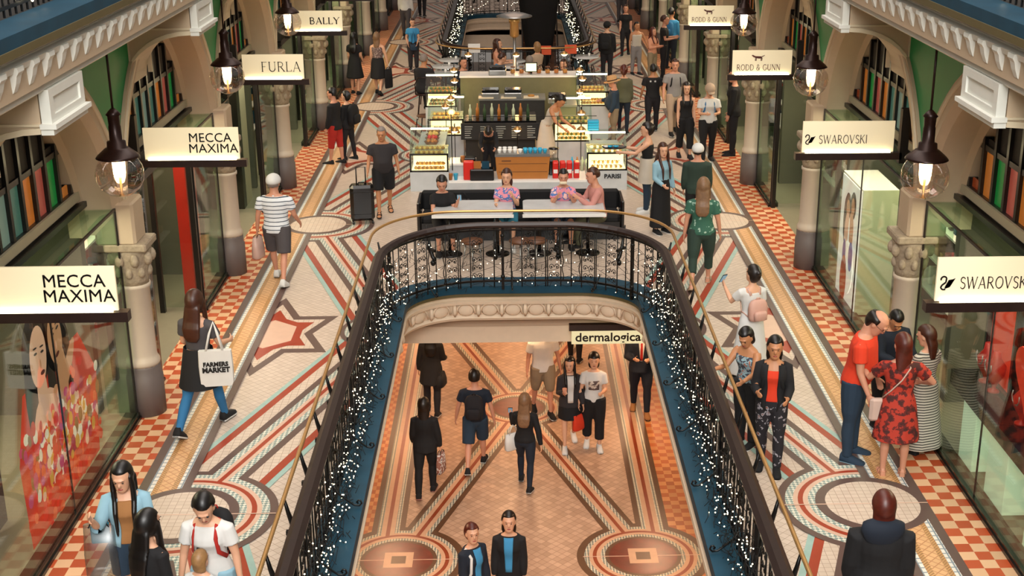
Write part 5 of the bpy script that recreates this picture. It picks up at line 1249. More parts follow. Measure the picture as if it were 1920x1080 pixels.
    nm={'dress':'dress','sleeveless_dress':'dress','jacket':'jacket','coat':'coat','long':'long_sleeved_top','tank':'vest_top','polo':'polo_shirt'}.get(tk,'tee_shirt')
    fin(b,nm,tm)
    if tk in('polo',):
        b=MB(); b.tube([TMx@Vector((.075*Cc(a*PI/4),-.005+.068*S(a*PI/4),.515+.008*S(-a*PI/4))) for a in range(8)],.013,n=6,close=True); fin(b,'collar',tm,False)
    bk=bot[0]; bm=bot[1] if len(bot)>1 else None
    if bk in('trousers','shorts','leggings','wide'):
        b=MB(); torso(b,-.13,.13 if hem>-.2 else .05,.010,k=5); fr=bot[2] if len(bot)>2 else (.93 if bk!='shorts' else .5)
        for hp,kn,an,fp,sd in LG:
            gg={'leggings':.008,'trousers':.018,'shorts':.026,'wide':.035}[bk]
            P5=[hp+Vector((0,0,.03)),hp.lerp(kn,.3),hp.lerp(kn,.75),kn,kn.lerp(an,.35)+Vector((0,-.01,0)),kn.lerp(an,.8),an]; rr=[.088*w,.086*w,.068*w,.053,.055,.04,.038]
            if fr>=.93: pp,r2=P5,rr
            elif fr>.5: 
                t=(fr-.5)*2; pp=P5[:4]+[kn.lerp(an,t)]; r2=rr[:4]+[.05]
            else: pp=[P5[0],P5[1],hp.lerp(kn,fr*2)]; r2=[rr[0],rr[1],.074*w]
            b.tube(pp,[r_+gg for r_ in r2],n=12)
        fin(b,{'leggings':'leggings','shorts':'shorts'}.get(bk,'trousers'),bm)
    elif bk=='skirt':
        b=MB(); skirt(b,bot[2],.018,bot[3] if len(bot)>3 else .06,.15); fin(b,'skirt',bm)
    for hp,kn,an,fp,sd in LG:
        if bare: # sandals
            rg,Mx=footpts(an,fp,sd,.004); b=MB()
            b.loft([[p if k in(0,1) else Mx@Vector(((Mx.inverted()@p).x*1.,(Mx.inverted()@p).y,-.066)) for k,p in enumerate(r)] for r in rg],smooth=False)
            for y in (.03,.11): b.tube([Mx@Vector((-.046,y,-.06)),Mx@Vector((-.03,y,-.02 if y>.05 else .0)),Mx@Vector((.03,y,-.02 if y>.05 else .0)),Mx@Vector((.046,y,-.06))],.009,n=5)
            b.tube([Mx@Vector((-.04,-.03,.0)),Mx@Vector((0,-.062,.005)),Mx@Vector((.04,-.03,.0))],.007,n=5)
            fin(b,'sandal',shoe[0],False); continue
        rg,Mx=footpts(an,fp,sd,.008); b=MB(); b.loft(rg); o=fin(b,'shoe',shoe[0],False)
        b=MB(); b.loft([[p if k in(0,1) else Mx@Vector(((Mx.inverted()@p).x*1.03,(Mx.inverted()@p).y,-.062)) for k,p in enumerate(r)] for r in rg],smooth=False); b.v=[tuple(base@Vector(p)) for p in b.v]; b.build('sole',shoe[1],o)
    root['_']=0; del root['_']
    W=Matrix.Translation((P.x,P.y,z))@rzm(PI+R(f))
    def world(p): return W@(base@Vector(p))
    return dict(root=root,hands=[world(q) for q in HW],W=W,world=world,TM=TMx,s=s,HM=HM,P=P,PZ=PZ,tw=lambda x,y,zz:world(TMx@Vector((x,y,zz))),f=f,st=st,SH=SH)
def front_patch(p,m,name,z0,z1,wa,wb,g=.034):
    """strip of cloth lying on the chest, wa/wb half widths at top and bottom"""
    b=MB(); s=p['s']; rows=[]
    for i in range(9):
        zz=z0+(z1-z0)*i/8; a,wx,wy,yo=stat(p['st'],zz); hw=wb+(wa-wb)*i/8
        rows.append([(x,yo+(wy+g)*math.sqrt(max(0.,1-(x/(wx+g))**2))+(.012 if zz>.48 else 0)) for x in [hw*(-1+k/3) for k in range(7)]])
    vs=[];fs=[]
    for i,r in enumerate(rows):
        zz=z0+(z1-z0)*i/8
        for x,y in r: v=p['TM']@Vector((x,y,zz)); vs.append((v.x*s,v.y*s,v.z*s+p['PZ']))
    for i in range(8):
        for k in range(6): fs.append((i*7+k,i*7+k+1,i*7+k+8,i*7+k+7))
    b.add(vs,fs,m,True); o=b.build(name,None,p['root']); md=o.modifiers.new('thick','SOLIDIFY'); md.thickness=.004; return o
def open_layer(p,arms,m,name='cardigan',zlo=-.10,short=False):
    s_=p['s']; st=p['st']; root=p['root']; b=MB(); rings=[]
    for i in range(9):
        zz=zlo+(.50-zlo)*i/8; a,wx,wy,yo=stat(st,zz)
        rings.append([p['TM']@Vector(((wx+.03)*Cc(t_),yo+(wy+.03)*S(t_),zz)) for t_ in [R(112+316*j/18) for j in range(19)]]+[p['TM']@Vector(((wx+.018)*Cc(t_),yo+(wy+.018)*S(t_),zz)) for t_ in [R(112+316*j/18) for j in range(18,-1,-1)]])
    b.loft(rings); b.v=[(x*s_,y*s_,z_*s_+p['PZ']) for x,y,z_ in b.v]; b.build(name,m,root)
    for i in range(2):
        a,bb,e,t_=[R(q) for q in arms[i]]; sd=(-1,1)[i]
        sj=p['TM']@Vector((sd*p['SH'],0,.462)); el=sj+Vector((sd*S(bb),S(a)*Cc(bb),-Cc(a)*Cc(bb)))*.29; fd=Vector((sd*S(bb)*.6-sd*S(t_),S(a+e)*Cc(t_),-Cc(a+e)*Cc(t_))).normalized(); wr=el+fd*(.23 if not short else .02)
        b=MB(); b.tube([sj+Vector((-sd*.05,0,.015)),sj,sj.lerp(el,.6),el,wr],[.06,.072,.066,.06,.044 if not short else .06],n=12); b.v=[(x*s_,y*s_,z_*s_+p['PZ']) for x,y,z_ in b.v]; b.build(name+'_sleeve',m,root)
# ---- carried things
def face_rz(f): return PI+R(f)
def backpack(pp,label,m,w=.30,h=.42,d=.16,strap='c_black',zc=.27,cat='backpack',front=True):
    t=thing('backpack',label,cat,pp['tw'](0,-.12-d/2,zc),face_rz(pp['f'])); s=pp['s']
    b=MB(); rings=[]
    for zz,k in ((-.5,.6),(-.46,.88),(-.3,1),(.1,1),(.3,.95),(.44,.75),(.5,.4)):
        rings.append([(w/2*k*sg(Cc(2*PI*j/16)),-d*.0+d/2*(k if zz<.2 else k*.8)*sg(S(2*PI*j/16)),zz*h) for j in range(16)])
    b.loft(rings,m); b.build('bag_body',None,t)
    b=MB(); rings=[[(w*.36*k*sg(Cc(2*PI*j/14)),-d/2-.015+.035*k*sg(S(2*PI*j/14)),zz*h) for j in range(14)] for zz,k in ((-.42,.6),(-.38,.95),(-.1,1),(.0,.8),(.02,.4))]
    b.loft(rings,m); b.build('front_pocket',None,t)
    b=MB(); b.tube([(-.03,0,h*.48),(-.02,0,h*.56),(.02,0,h*.56),(.03,0,h*.48)],.008,strap,6); b.build('top_handle',None,t)
    if front:
        Wi=(Matrix.Translation(t.location)@rzm(face_rz(pp['f']))).inverted()
        for sx in (-1,1):
            b=MB(); b.tube([Wi@pp['tw'](sx*.07,-.10,.42),Wi@pp['tw'](sx*.095,-.04,.515),Wi@pp['tw'](sx*.105,.05,.495),Wi@pp['tw'](sx*.105,.118,.40),Wi@pp['tw'](sx*.12,.12,.26),Wi@pp['tw'](sx*.155,.02,.15),Wi@pp['tw'](sx*.11,-.12,.1)],[(.006,.022)]*7,strap,6,up=(0,1,0)); b.build('shoulder_strap',None,t)
    return t
def sg(v): return math.copysign(abs(v)**.6,v)
def handbag(P,label,m,w=.28,h=.22,d=.1,rz=0,strap=.25,name='handbag',cat='bag',sm='c_black',body2=None):
    """P: point where the hand or shoulder carries it; the bag hangs below"""
    t=thing(name,label,cat,P,rz); zt=-strap
    b=MB(); rings=[[(w/2*k*sg(Cc(2*PI*j/14)),d/2*k2*sg(S(2*PI*j/14)),zt+zz*h) for j in range(14)] for zz,k,k2 in ((-1,.9,.8),(-.93,1,1),(-.5,1,.95),(0,.9,.45))]
    b.loft(rings,m); b.build('bag_body',None,t)
    for y in (-d*.2,d*.2): b=MB(); b.tube([(-w*.28,y,zt-.01),(-w*.2,y,zt*.4),(0,0,0.005),(w*.2,y,zt*.4),(w*.28,y,zt-.01)],.006,sm,6); b.build('strap',None,t)
    return t
def phone(P,label,rz=0,tilt=.6):
    t=thing('phone',label,'phone',P,rz); b=MB(); Mx=rx(tilt); b.rbox((0,0,0),(.072,.010,.145),'black_gloss',.004); b.v=[tuple(Mx@Vector(p)) for p in b.v]; b.build('case',None,t)
    b=MB(); b.box(-.033,.033,-.0065,-.0055,-.066,.066,'phone_screen'); b.v=[tuple(Mx@Vector(p)) for p in b.v]; b.build('screen',None,t); return t
M('phone_screen','6F93A8',.2,emit=.6)
# ================================================================ THE CROWD
WK=(24,6,-22,18); WK2=(-22,18,24,6); ST=(1,2,-1,2)
AH=((4,7,14,0),(4,7,14,0))
def sw(a,b=-1): return ((22*a,8,18,0),(-20*a,8,12,0))
# -- left gallery
p=person('man in a white cap, striped polo and dark shorts walking away on the left',foot=(526,532),head=(521,330),f=176,sex='m',w=1.12,skin='c',top=('polo','c_polo'),bot=('shorts','c_grey',.46),shoe=('c_white','c_white'),hair=('short','hair_grey'),hat=('cap','c_white'),legs=(20,4,-14,10),arms=((-6,14,16,0),(14,14,30,0)),belly=.03)
handbag(p['hands'][0],'pale pink plastic shopping bag held by the man in the striped polo','c_plastic' if 'c_plastic' in MATS else M('c_plastic','C9A79A',.35,noise=.1),.24,.34,.14,1.2,.03,'shopping_bag')
p=person('woman with long brown hair and blue leggings walking away on the left',foot=(386,806),head=(362,543),f=165,skin='a',top=('crop','c_grey',.43),bot=('leggings','c_blue'),shoe=('c_black','c_white'),hair=('long','hair_br'),legs=WK2,arms=((14,12,40,10),(16,16,62,10)),hd=(-8,6))
b=MB()
rings=[[(( .175+.02*k)*Cc(2*PI*j/20)*p['s'],(.135+.035*k)*S(2*PI*j/20)*p['s'],p['PZ']+zz*p['s']) for j in range(20)] for k,zz in enumerate((.16,.04,-.08,-.2,-.30))]
b.loft(rings[::-1],'c_black',cap=False); b.build('skirt',None,p['root'])
tp=p['tw'](.25,-.06,.50); t=thing('tote_bag','white canvas tote bag with black lettering on the woman in blue leggings','bag',tp,.12)
M('canvas','D3CFC8',.9,noise=.06,nscale=9)
b=MB(); b.loft([[(x*k,-.06+ y,zz) for x,y in ((-.18,-.03),(.18,-.03),(.19,.0),(.18,.04),(-.18,.04),(-.19,0))] for zz,k in ((-.74,.9),(-.70,1.0),(-.5,1.02),(-.31,.98))],'canvas',smooth=False); b.build('bag_body',None,t)
for y in (-.085,-.03): b=MB(); b.tube([(-.1,y,-.32),(-.05,y*.6,-.12),(0,0,.01),(.04,y*.6,-.12),(.09,y,-.32)],[(.004,.014)]*5,'canvas',6,up=(0,1,0)); b.build('strap',None,t)
text('FARMERS',.072,'black_gloss',t,Matrix.Translation((0,-.097,-.47))@RX,sx=.95,bold=.003); text('MARKET',.082,'black_gloss',t,Matrix.Translation((0,-.097,-.54))@RX,sx=.98,bold=.004)
p=person('woman with long straight black hair and a tan top at the lower left',head=(228,868),h=1.6,f=8,skin='a',top=('tank','c_tan',.47),bot=('shorts','c_denim',.36),hair=('vlong','hair_black'),hd=(8,16),arms=((10,10,70,-6),(20,22,118,8)),shoe=('c_white','c_white')); open_layer(p,((10,10,70,-6),(20,22,118,8)),'c_ltblue','open_shirt',.0,True)
p=person('person with very long black hair seen from behind at the bottom left, black top',head=(262,968),h=1.55,f=150,skin='a',top=('long','c_black'),bot=('trousers','c_black2'),hair=('vlong','hair_black'),lean=6)
q=at(185,975,1.1); t=handbag((q.x,q.y,1.12),'large translucent white plastic bag held up by the woman with the tan top',glassmat('plastic_film',(.78,.76,.74),.5,.4,.25),.30,.50,.2,.1,.06,'plastic_bag')
b=MB(); b.rbox((0,0,-.14),(.16,.03,.2),'c_teal',.01); b.build('blue_packet',None,t)
M('tee_spot','1A1512',.8)
p=person('woman in a white tee shirt with red backpack straps looking down at the bottom left',head=(385,912),h=1.62,f=-6,skin='a',top=('tee','c_white',.49),bot=('trousers','c_ltblue'),hair=('ponytail','hair_black'),hd=(-14,30),arms=((0,14,8,0),(2,14,8,0)),lean=5,w=1.05)
backpack(p,'backpack with red shoulder straps worn by the woman in the white tee','c_black',strap='c_red')
b=MB(); 
for dz in (0,.035): b.ell(p['root'].matrix_basis.inverted()@p['tw'](-.05 if False else .055,.135,.26+dz),(.02,.008,.024),'tee_spot',10,6)
b.build('shirt_badge',None,p['root'])
person('blond child in front of the woman with red straps, only the head showing',head=(374,1036),h=1.12,f=160,skin='a',top=('tee','c_white'),bot=('shorts','c_denim'),hair=('bob','hair_blond'),w=1.1)
# -- left, farther
p=person('older man with grey hair in a dark grey polo and black shorts pulling a suitcase',foot=(722,402),head=(711,240),f=8,sex='m',w=1.12,skin='b',top=('polo','c_dkgrey'),bot=('shorts','c_black',.48),shoe=('c_black2','c_black'),hair=('short','hair_grey'),legs=(-12,10,14,3),arms=((2,13,12,0),(6,14,20,0)),hd=(10,10),belly=.05,bare=True)
q=at(680,422,0); t=thing('suitcase','large black hard suitcase on wheels held by the man in the grey polo','suitcase',(q.x,q.y+.1,0),.15)
b=MB(); b.rbox((0,0,.40),(.42,.27,.64),'black_gloss',.06); b.build('shell',None,t)
b=MB(); b.tube([(-.08,.1,.7),(-.08,.1,1.0),(.08,.1,1.0),(.08,.1,.7)],.012,'black_metal',6); b.build('pull_handle',None,t)
b=MB(); b.tube([(-.06,0,.72),(-.05,0,.75),(.05,0,.75),(.06,0,.72)],.012,'black_cloth',6); b.build('top_handle',None,t)
for x in (-.17,.17):
    for y in (-.1,.1): b=MB(); b.ell((x,y,.04),(.02,.035,.04),'black_gloss',8,6); b.build('wheel',None,t)
for z_ in (.2,.6): b=MB(); b.box(-.19,.19,-.138,-.13,z_,z_+.012,'black_metal'); b.build('ridge',None,t)
person('person in red shorts and a black top standing by the left shops, seen from behind',foot=(632,308),head=(624,166),f=-110,sex='m',skin='c',top=('jacket','c_black'),bot=('shorts','c_red',.62),shoe=('c_black','c_white'),hair=('short','hair_black'),legs=(8,2,-6,2),hd=(0,10))
p=person('person in black with a black backpack beside the one in red shorts',foot=(655,300),head=(644,174),f=-120,skin='a',top=('jacket','c_black'),bot=('leggings','c_black2'),shoe=('c_black','c_white'),hair=('bun','hair_black'),legs=(6,2,-6,4)); backpack(p,'black backpack on the person next to the one in red shorts','c_black',front=False)
person('woman in a black dress with long black hair, far left by the columns',foot=(668,177),head=(667,62),f=170,skin='a',top=('dress','c_black'),bot=('none','c_black',-.46),shoe=('c_black','c_black'),hair=('long','hair_black'),legs=(4,3,-6,5),arms=((6,6,30,0),(6,6,30,0)))
p=person('blond woman in a patterned sleeveless top and black skirt walking away on the left',foot=(711,178),head=(706,62),f=172,skin='a',top=('tank','c_pattern_brown'),bot=('skirt','c_black',-.45,.08),shoe=('c_black','c_black'),hair=('shoulder','hair_ash'),legs=(14,3,-14,14),arms=((4,8,20,0),(0,16,6,0)))
handbag(p['hands'][1],'black garment bag carried by the blond woman in the patterned top','c_black',.28,.5,.06,.9,.05,'shopping_bag')
person('person in white shirt and dark trousers at the top left, head cut off',foot=(762,70),h=1.72,f=170,sex='m',top=('long','c_white'),bot=('trousers','c_grey'),legs=(10,2,-12,8),skin='b')
p=person('woman in a bright blue top with a blue crossbody bag, upper left',foot=(776,130),head=(774,38),f=5,skin='a',top=('tee','c_cyan'),bot=('wide','c_dkgrey'),hair=('short','hair_br'),arms=((10,10,30,20),(0,14,24,20)),hd=(-10,10))
handbag(p['tw'](-.02,.14,.40),'blue crossbody bag on the woman in the bright blue top','c_denim',.2,.18,.06,0,.36)
person('person in black trousers at the very top of the photo, only the legs showing',foot=(792,31),h=1.7,f=175,sex='m',top=('jacket','c_black'),bot=('trousers','c_black2'),legs=(10,2,-10,6))
# -- kiosk and tables
SITL=(82,86,84,84)
SE=.46
p=person('woman in black on the phone, seated at the left of the bench',head=(827,326),h=1.62,sit=.42,f=10,top=('tee','c_black'),bot=('trousers','c_black2',.7),hair=('bob','hair_black'),legs=SITL,arms=((20,10,128,-6),(30,6,60,20)),hd=(8,20),lean=6,skin='c'); phone(p['hands'][0],'phone held to the ear of the woman in black on the bench')
person('young woman in a pink patterned jacket, hand to her mouth, on the bench',head=(950,318),h=1.62,sit=.42,f=-4,top=('tee','c_pinkblue'),bot=('shorts','c_teal',.45),hair=('shoulder','hair_br'),legs=SITL,arms=((26,8,122,22),(26,8,80,10)),hd=(4,6),skin='a',shoe=('c_white','c_white'))
person('person in a pink and blue top eating with both hands on the bench',head=(1056,316),h=1.62,sit=.42,f=0,top=('tee','c_pinkblue'),bot=('shorts','c_denim',.4),hair=('short','hair_black'),legs=SITL,arms=((30,10,112,26),(30,10,112,26)),hd=(0,6),skin='c',lean=5)
b=MB(); b.rbox((0,0,0),(.12,.06,.04),'cream_paint',.015); o=b.build('sandwich'); p_=aty(1056,343,21.2); o.location=p_; tag(o,'small wrapped sandwich held by the person eating on the bench','food')
person('man in a pink shirt facing left at the right end of the bench',head=(1124,314),h=1.7,sit=.42,f=-78,sex='m',top=('long','c_pinkstripe' if 'c_pinkstripe' in MATS else 'c_pink'),bot=('trousers','c_olive'),hair=('short','hair_br'),legs=SITL,arms=((30,6,96,12),(30,6,96,12)),hd=(-6,4),lean=8,skin='c',w=1.08)
handbag(Vector((at(868,352,.75).x,22.0,.80)),'black handbag on the bench beside the woman in black','c_black2',.28,.2,.12,0,.14)
person('barista in a black V neck top bending over the counter inside the kiosk',foot=(918,337),h=1.45,f=0,top=('long','c_black',.45),bot=('trousers','c_black2'),hair=('bob','hair_dark'),lean=52,arms=((30,8,50,14),(30,8,50,14)),hd=(0,30),skin='c')
person('worker in a long white apron leaning over the counter in the kiosk',head=(1024,168),h=1.62,f=60,top=('sleeveless_dress','c_offwhite'),bot=('none','c_black',-.62),hair=('ponytail','hair_black'),lean=26,arms=((20,8,40,0),(30,8,30,0)),hd=(0,20),skin='b')
person('diner in a dark jacket with short dark hair at the left cafe table',head=(868,108),h=1.7,sit=.46,f=30,sex='m',top=('jacket','c_navy'),bot=('trousers','c_black'),hair=('short','hair_black'),legs=SITL,skin='c',arms=((20,6,60,0),(20,6,60,0)))
person('woman with long auburn hair and a peach top among the cafe tables',head=(932,74),h=1.66,sit=.50,f=75,top=('tee','c_peach'),bot=('trousers','c_navy'),hair=('long','hair_br'),legs=SITL,skin='a',arms=((26,6,70,0),(26,6,70,0)))
person('person in a bright blue jacket bending forward in front of the woman in peach',head=(925,98),h=1.62,sit=.46,f=110,top=('jacket','c_cyan'),bot=('trousers','c_navy'),hair=('short','hair_br'),legs=SITL,lean=20,arms=((26,6,50,0),(26,6,50,0)))
person('grey haired woman in pale grey seated with her back to the camera',head=(993,106),h=1.6,sit=.46,f=165,top=('long','c_ltgrey'),bot=('trousers','c_dkgrey'),hair=('bob','hair_grey'),legs=SITL,arms=((26,6,50,0),(26,6,50,0)))
person('fair haired woman in a beige top behind the grey haired woman at the cafe',head=(1007,80),h=1.6,sit=.5,f=-150,top=('long','c_beige'),bot=('trousers','c_dkgrey'),hair=('bob','hair_blond'),legs=SITL,arms=((26,6,50,0),(26,6,50,0)))
person('person in a teal and white top seated at the right hand cafe table',head=(1057,112),h=1.62,sit=.46,f=-30,top=('long','c_teal'),bot=('trousers','c_red'),hair=('short','hair_br'),legs=SITL,arms=((26,6,50,0),(26,6,50,0)))
p=person('man in a dark jacket seated high at the left edge of the cafe',foot=(795,222),h=1.72,sit=.62,f=160,sex='m',top=('jacket','c_black2'),bot=('trousers','c_black'),hair=('short','hair_grey'),legs=(80,76,80,76),lean=8,arms=((26,10,60,0),(26,10,60,0)),skin='b')
bs=thing('bar_stool','tall dark bentwood stool under the man seated at the left edge of the cafe','stool',(p['P'].x,p['P'].y,0))
b=MB(); b.lathe([(.19,.58),(.2,.6),(.19,.62),(0,.62)],m='bronze',n=16); b.build('seat',None,bs)
for a in range(4): b=MB(); b.tube([(.12*Cc(a*PI/2+.8),.12*S(a*PI/2+.8),.58),(.2*Cc(a*PI/2+.8),.2*S(a*PI/2+.8),0)],.014,'bronze',6); b.build('leg',None,bs)
b=MB(); b.tube([(-.17,-.12,.6),(-.18,-.16,.85),(-.1,-.2,1.02),(.1,-.2,1.02),(.18,-.16,.85),(.17,-.12,.6)],.013,'bronze',7); b.build('back_hoop',None,bs)
# -- right gallery, middle distance
M('straw','C79A68',.8,noise=.15,nscale=40)
person('heavy man in a straw hat, navy shirt and khaki trousers beside the kiosk',foot=(1150,268),head=(1140,146),f=-95,sex='m',w=1.3,skin='c',top=('long','c_denim'),bot=('trousers','c_khaki'),hair=('short','hair_grey'),hat=('hat','straw'),belly=.09,arms=((0,10,20,0),(20,10,60,0)),hd=(0,12))
person('woman in an olive grey jacket walking away right of the man in the straw hat',foot=(1168,250),head=(1182,124),f=172,top=('jacket','c_olive'),bot=('leggings','c_navy'),hair=('ponytail','hair_red'),legs=(12,2,-10,8),shoe=('c_black','c_white'))
p=person('man in a black tee with white marks on the back, walking away',foot=(1222,248),head=(1222,122),f=178,sex='m',w=1.05,top=('tee','c_black'),bot=('trousers','c_black2'),hair=('short','hair_black'),legs=(-8,6,12,2),arms=((0,14,34,0),(0,14,34,0)),skin='b')
b=MB()
for x in (-.07,.05): 
    q=p['root'].matrix_basis.inverted()@p['tw'](x,-.125,.42); b.add([(q.x+.03*r_*Cc(a),q.y,q.z+.03*r_*S(a)) for a,r_ in [(PI/5*i+PI/2,1 if i%2==0 else .45) for i in range(10)]],[tuple(range(10))],'c_white')
b.build('shirt_stars',None,p['root'])
p=person('tall man in a pale grey tee with backpack straps walking toward the camera',foot=(1262,252),head=(1283,112),f=10,sex='m',skin='c',w=1.05,top=('tee','c_ltgrey'),bot=('trousers','c_beige'),hair=('short','hair_br'),legs=(-14,10,14,3),arms=((6,16,20,0),(4,14,20,0)),hd=(16,4)); backpack(p,'dark backpack with wide straps on the tall man in the grey tee','c_black')
handbag(p['hands'][0]+Vector((-.15,0,.05)),'dark slouchy bag carried beside the tall man in the grey tee','c_dkgrey',.4,.26,.2,.4,.06)
person('young woman in a sleeveless black jumpsuit with long dark hair, right gallery',foot=(1283,296),head=(1284,156),f=6,skin='a',top=('tank','c_black'),bot=('wide','c_black',.82),hair=('long','hair_dark'),shoe=('c_black2','c_black'),legs=(8,2,-8,6),hd=(8,8))
p=person('person in a white tee and tan cap with hands together, right gallery',foot=(1325,304),head=(1330,158),f=4,skin='a',w=1.12,top=('tee','c_white'),bot=('trousers','c_black'),hair=('short','hair_black'),hat=('cap','c_beige'),shoe=('c_black','c_white'),legs=(-8,6,10,2),arms=((14,10,84,30),(14,10,84,30)),hd=(0,24)); backpack(p,'backpack with blue straps worn by the person in the tan cap','c_black',strap='c_blue')
person('person in black standing in the right shop doorway behind the one in the tan cap',foot=(1372,292),head=(1362,132),f=-100,top=('jacket','c_black'),bot=('trousers','c_black2'),hair=('short','hair_dark'),skin='c')
p=person('woman in a black waistcoat carrying a tray beside the kiosk',foot=(1212,398),head=(1219,232),f=-100,skin='a',top=('tank','c_black'),bot=('trousers','c_denim'),hair=('bun','hair_dark'),arms=((50,8,44,0),(50,8,44,0)),shoe=('c_white','c_white'),hd=(0,6))
b=MB(); rings=[[((.19+.012*k)*Cc(2*PI*j/20)*p['s'],(.14+.012*k)*S(2*PI*j/20)*p['s'],p['PZ']+zz*p['s']) for j in range(20)] for k,zz in enumerate((.17,.05,-.08,-.22,-.32))]
b.loft(rings[::-1],'c_offwhite',cap=False); b.build('long_shirt_hem',None,p['root'])
c_=(p['hands'][0]+p['hands'][1])/2+Vector((-.1,0,.03)); t=thing('serving_tray','black oval tray held by the woman in the black waistcoat','tray',c_); b=MB(); b.lathe([(.0,0),(.2,0),(.23,.02),(.22,.022),(.19,.008),(0,.006)],m='black_gloss',n=24,sy=.7); b.build('tray_dish',None,t)
for i,(dx,m_2) in enumerate(((-.08,'cyan_plastic'),(.03,'cyan_plastic'),(-.15,'white_gloss'))): b=MB(); b.lathe([(.03,0),(.06,.03),(.0,.032)],m=m_2,n=12); o=b.build('saucer'); o.location=c_+Vector((dx,0,.01)); tag(o,['left blue bowl on the black tray','right blue bowl on the black tray','white bowl on the black tray'][i],'bowl')
person('woman with long auburn hair, light blue blouse and long black skirt',foot=(1238,436),head=(1240,270),f=30,skin='a',top=('long','c_ltblue'),bot=('skirt','c_black',-.82,.05),hair=('vlong','hair_br'),hd=(20,6),arms=((2,10,14,0),(10,8,60,10)))
person('person in a white cap and dark green jacket, half hidden by the woman in green',foot=(1303,440),head=(1302,272),f=175,sex='m',skin='c',top=('jacket','c_green'),bot=('trousers','c_black'),hair=('short','hair_black'),hat=('cap','c_white'),w=1.08,hd=(0,-4))
person('blond woman in a green patterned tee and cropped trousers by the railing',foot=(1312,538),head=(1303,334),f=170,skin='c',w=1.12,top=('tee','c_camo'),bot=('trousers','c_green',.78),shoe=('c_beige','c_tan'),hair=('long','hair_ash'),legs=(-20,14,18,4),arms=((-4,12,6,0),(0,14,14,0)),bare=True)
# -- right foreground
p=person('woman in a long white dress holding up a phone, back to the camera, right gallery',foot=(1402,712),head=(1402,500),f=-160,skin='a',top=('dress','c_white',.45),bot=('none','c_white',-.80),hair=('bun','hair_dark'),arms=((44,14,88,6),(6,8,20,0)),hd=(-6,-4)); phone(p['hands'][0]+Vector((0,0,.05)),'phone held up by the woman in the long white dress',.5)
M('c_bagpink','C99C8C',.6,noise=.08); backpack(p,'small pink leather backpack on the woman in the long white dress','c_bagpink',w=.25,h=.28,d=.12,strap='c_bagpink',zc=.22)
person('woman with short dark hair in a patterned sleeveless top leaning on the brass rail',foot=(1398,832),head=(1378,611),f=-48,skin='b',w=1.08,top=('tank','c_print'),bot=('wide','c_black'),hair=('bob','hair_black'),arms=((36,12,50,0),(36,12,54,0)),hd=(-14,24),lean=6)
p=person('woman in an orange red top and open black cardigan with floral trousers, talking, right gallery',foot=(1440,880),head=(1452,633),f=-14,skin='b',top=('tank','c_redor'),bot=('trousers','c_floral_dark'),hair=('shoulder','hair_black'),shoe=('c_black','c_black'),arms=((10,10,74,10),(14,10,84,16)),hd=(-6,6),legs=(6,3,-4,3))
open_layer(p,((10,10,74,10),(14,10,84,16)),'c_black')
backpack(p,'large dark galaxy patterned backpack on the woman in the orange red top','bag_galaxy',w=.36,h=.5,d=.24,zc=.12)
p=person('man in an orange polo shirt and dark jeans looking down, near the right shop window',foot=(1592,858),head=(1638,573),f=62,sex='m',w=1.16,skin='c',top=('polo','c_redor'),bot=('trousers','c_denim'),shoe=('c_denim','c_ltblue'),hair=('balding','hair_dark'),arms=((4,8,16,0),(6,8,20,0)),hd=(6,34),lean=9,belly=.05)
b=MB()
for sx in (-1,1): b.tube([p['root'].matrix_basis.inverted()@p['world'](p['HM']@Vector((sx*.03+.02*Cc(a),.104,.004+.015*S(a)))) for a in [PI/4*k for k in range(8)]],.002,'black_metal',5,close=True); b.tube([p['root'].matrix_basis.inverted()@p['world'](p['HM']@Vector((sx*.05,.104,.006))),p['root'].matrix_basis.inverted()@p['world'](p['HM']@Vector((sx*.078,.0,.006)))],.002,'black_metal',5)
b.build('glasses',None,p['root'])
p=person('young man in a navy tracksuit jacket with his head bowed beside the man in orange',foot=(1652,800),head=(1684,572),f=22,sex='m',w=1.08,skin='b',top=('jacket','c_navy'),bot=('trousers','c_black'),hair=('short','hair_black'),arms=((24,8,50,22),(24,8,60,22)),hd=(20,38),lean=6)
b=MB(); iv=p['root'].matrix_basis.inverted()
for k in range(3):
    q=iv@p['tw'](-.085+.018*k,.15,.37); b.add([(q.x-.006,q.y,q.z-.015),(q.x+.008,q.y,q.z-.015),(q.x+.0-.008*0-.004,q.y,q.z-.015+.014*(k+1)),(q.x-.014,q.y,q.z-.015+.014*(k+1))],[(0,1,2,3)],'c_white')
b.build('jacket_logo',None,p['root'])
person('brown haired woman in a long striped dress by the right shop glass',foot=(1722,850),head=(1722,615),f=-150,skin='a',top=('dress','c_stripe_dress'),bot=('none','c_stripe_dress',-.80),hair=('shoulder','hair_br'),arms=((14,14,60,0),(20,16,70,20)),hd=(-20,20))
p=person('woman with auburn hair in a red floral knee length dress, gesturing',foot=(1672,893),head=(1708,632),f=172,skin='c',w=1.1,top=('dress','c_floral_red'),bot=('none','c_floral_red',-.44),hair=('shoulder','hair_red'),shoe=('c_peach','c_pink'),arms=((30,34,92,-10),(4,46,64,46)),hd=(-14,4),bare=True,lean=3)
t=thing('crossbody_bag','small pale pink crossbody bag on the woman in the red floral dress','bag',p['tw'](-.2,.0,-.02)); M('c_bagpale','C4A99C',.6,noise=.08)
b=MB(); b.rbox((0,0,-.06),(.24,.07,.26),'c_bagpale',.03); b.build('bag_body',None,t)
iv=t.matrix_basis.inverted(); b=MB(); b.tube([iv@p['tw'](-.2,-.06,.08),iv@p['tw'](-.12,-.145,.2),iv@p['tw'](.0,-.135,.33),iv@p['tw'](.09,-.10,.47),iv@p['tw'](.10,0,.53)],[(.003,.009)]*5,'c_bagpale',6,up=(0,1,0)); b.build('strap',None,t)
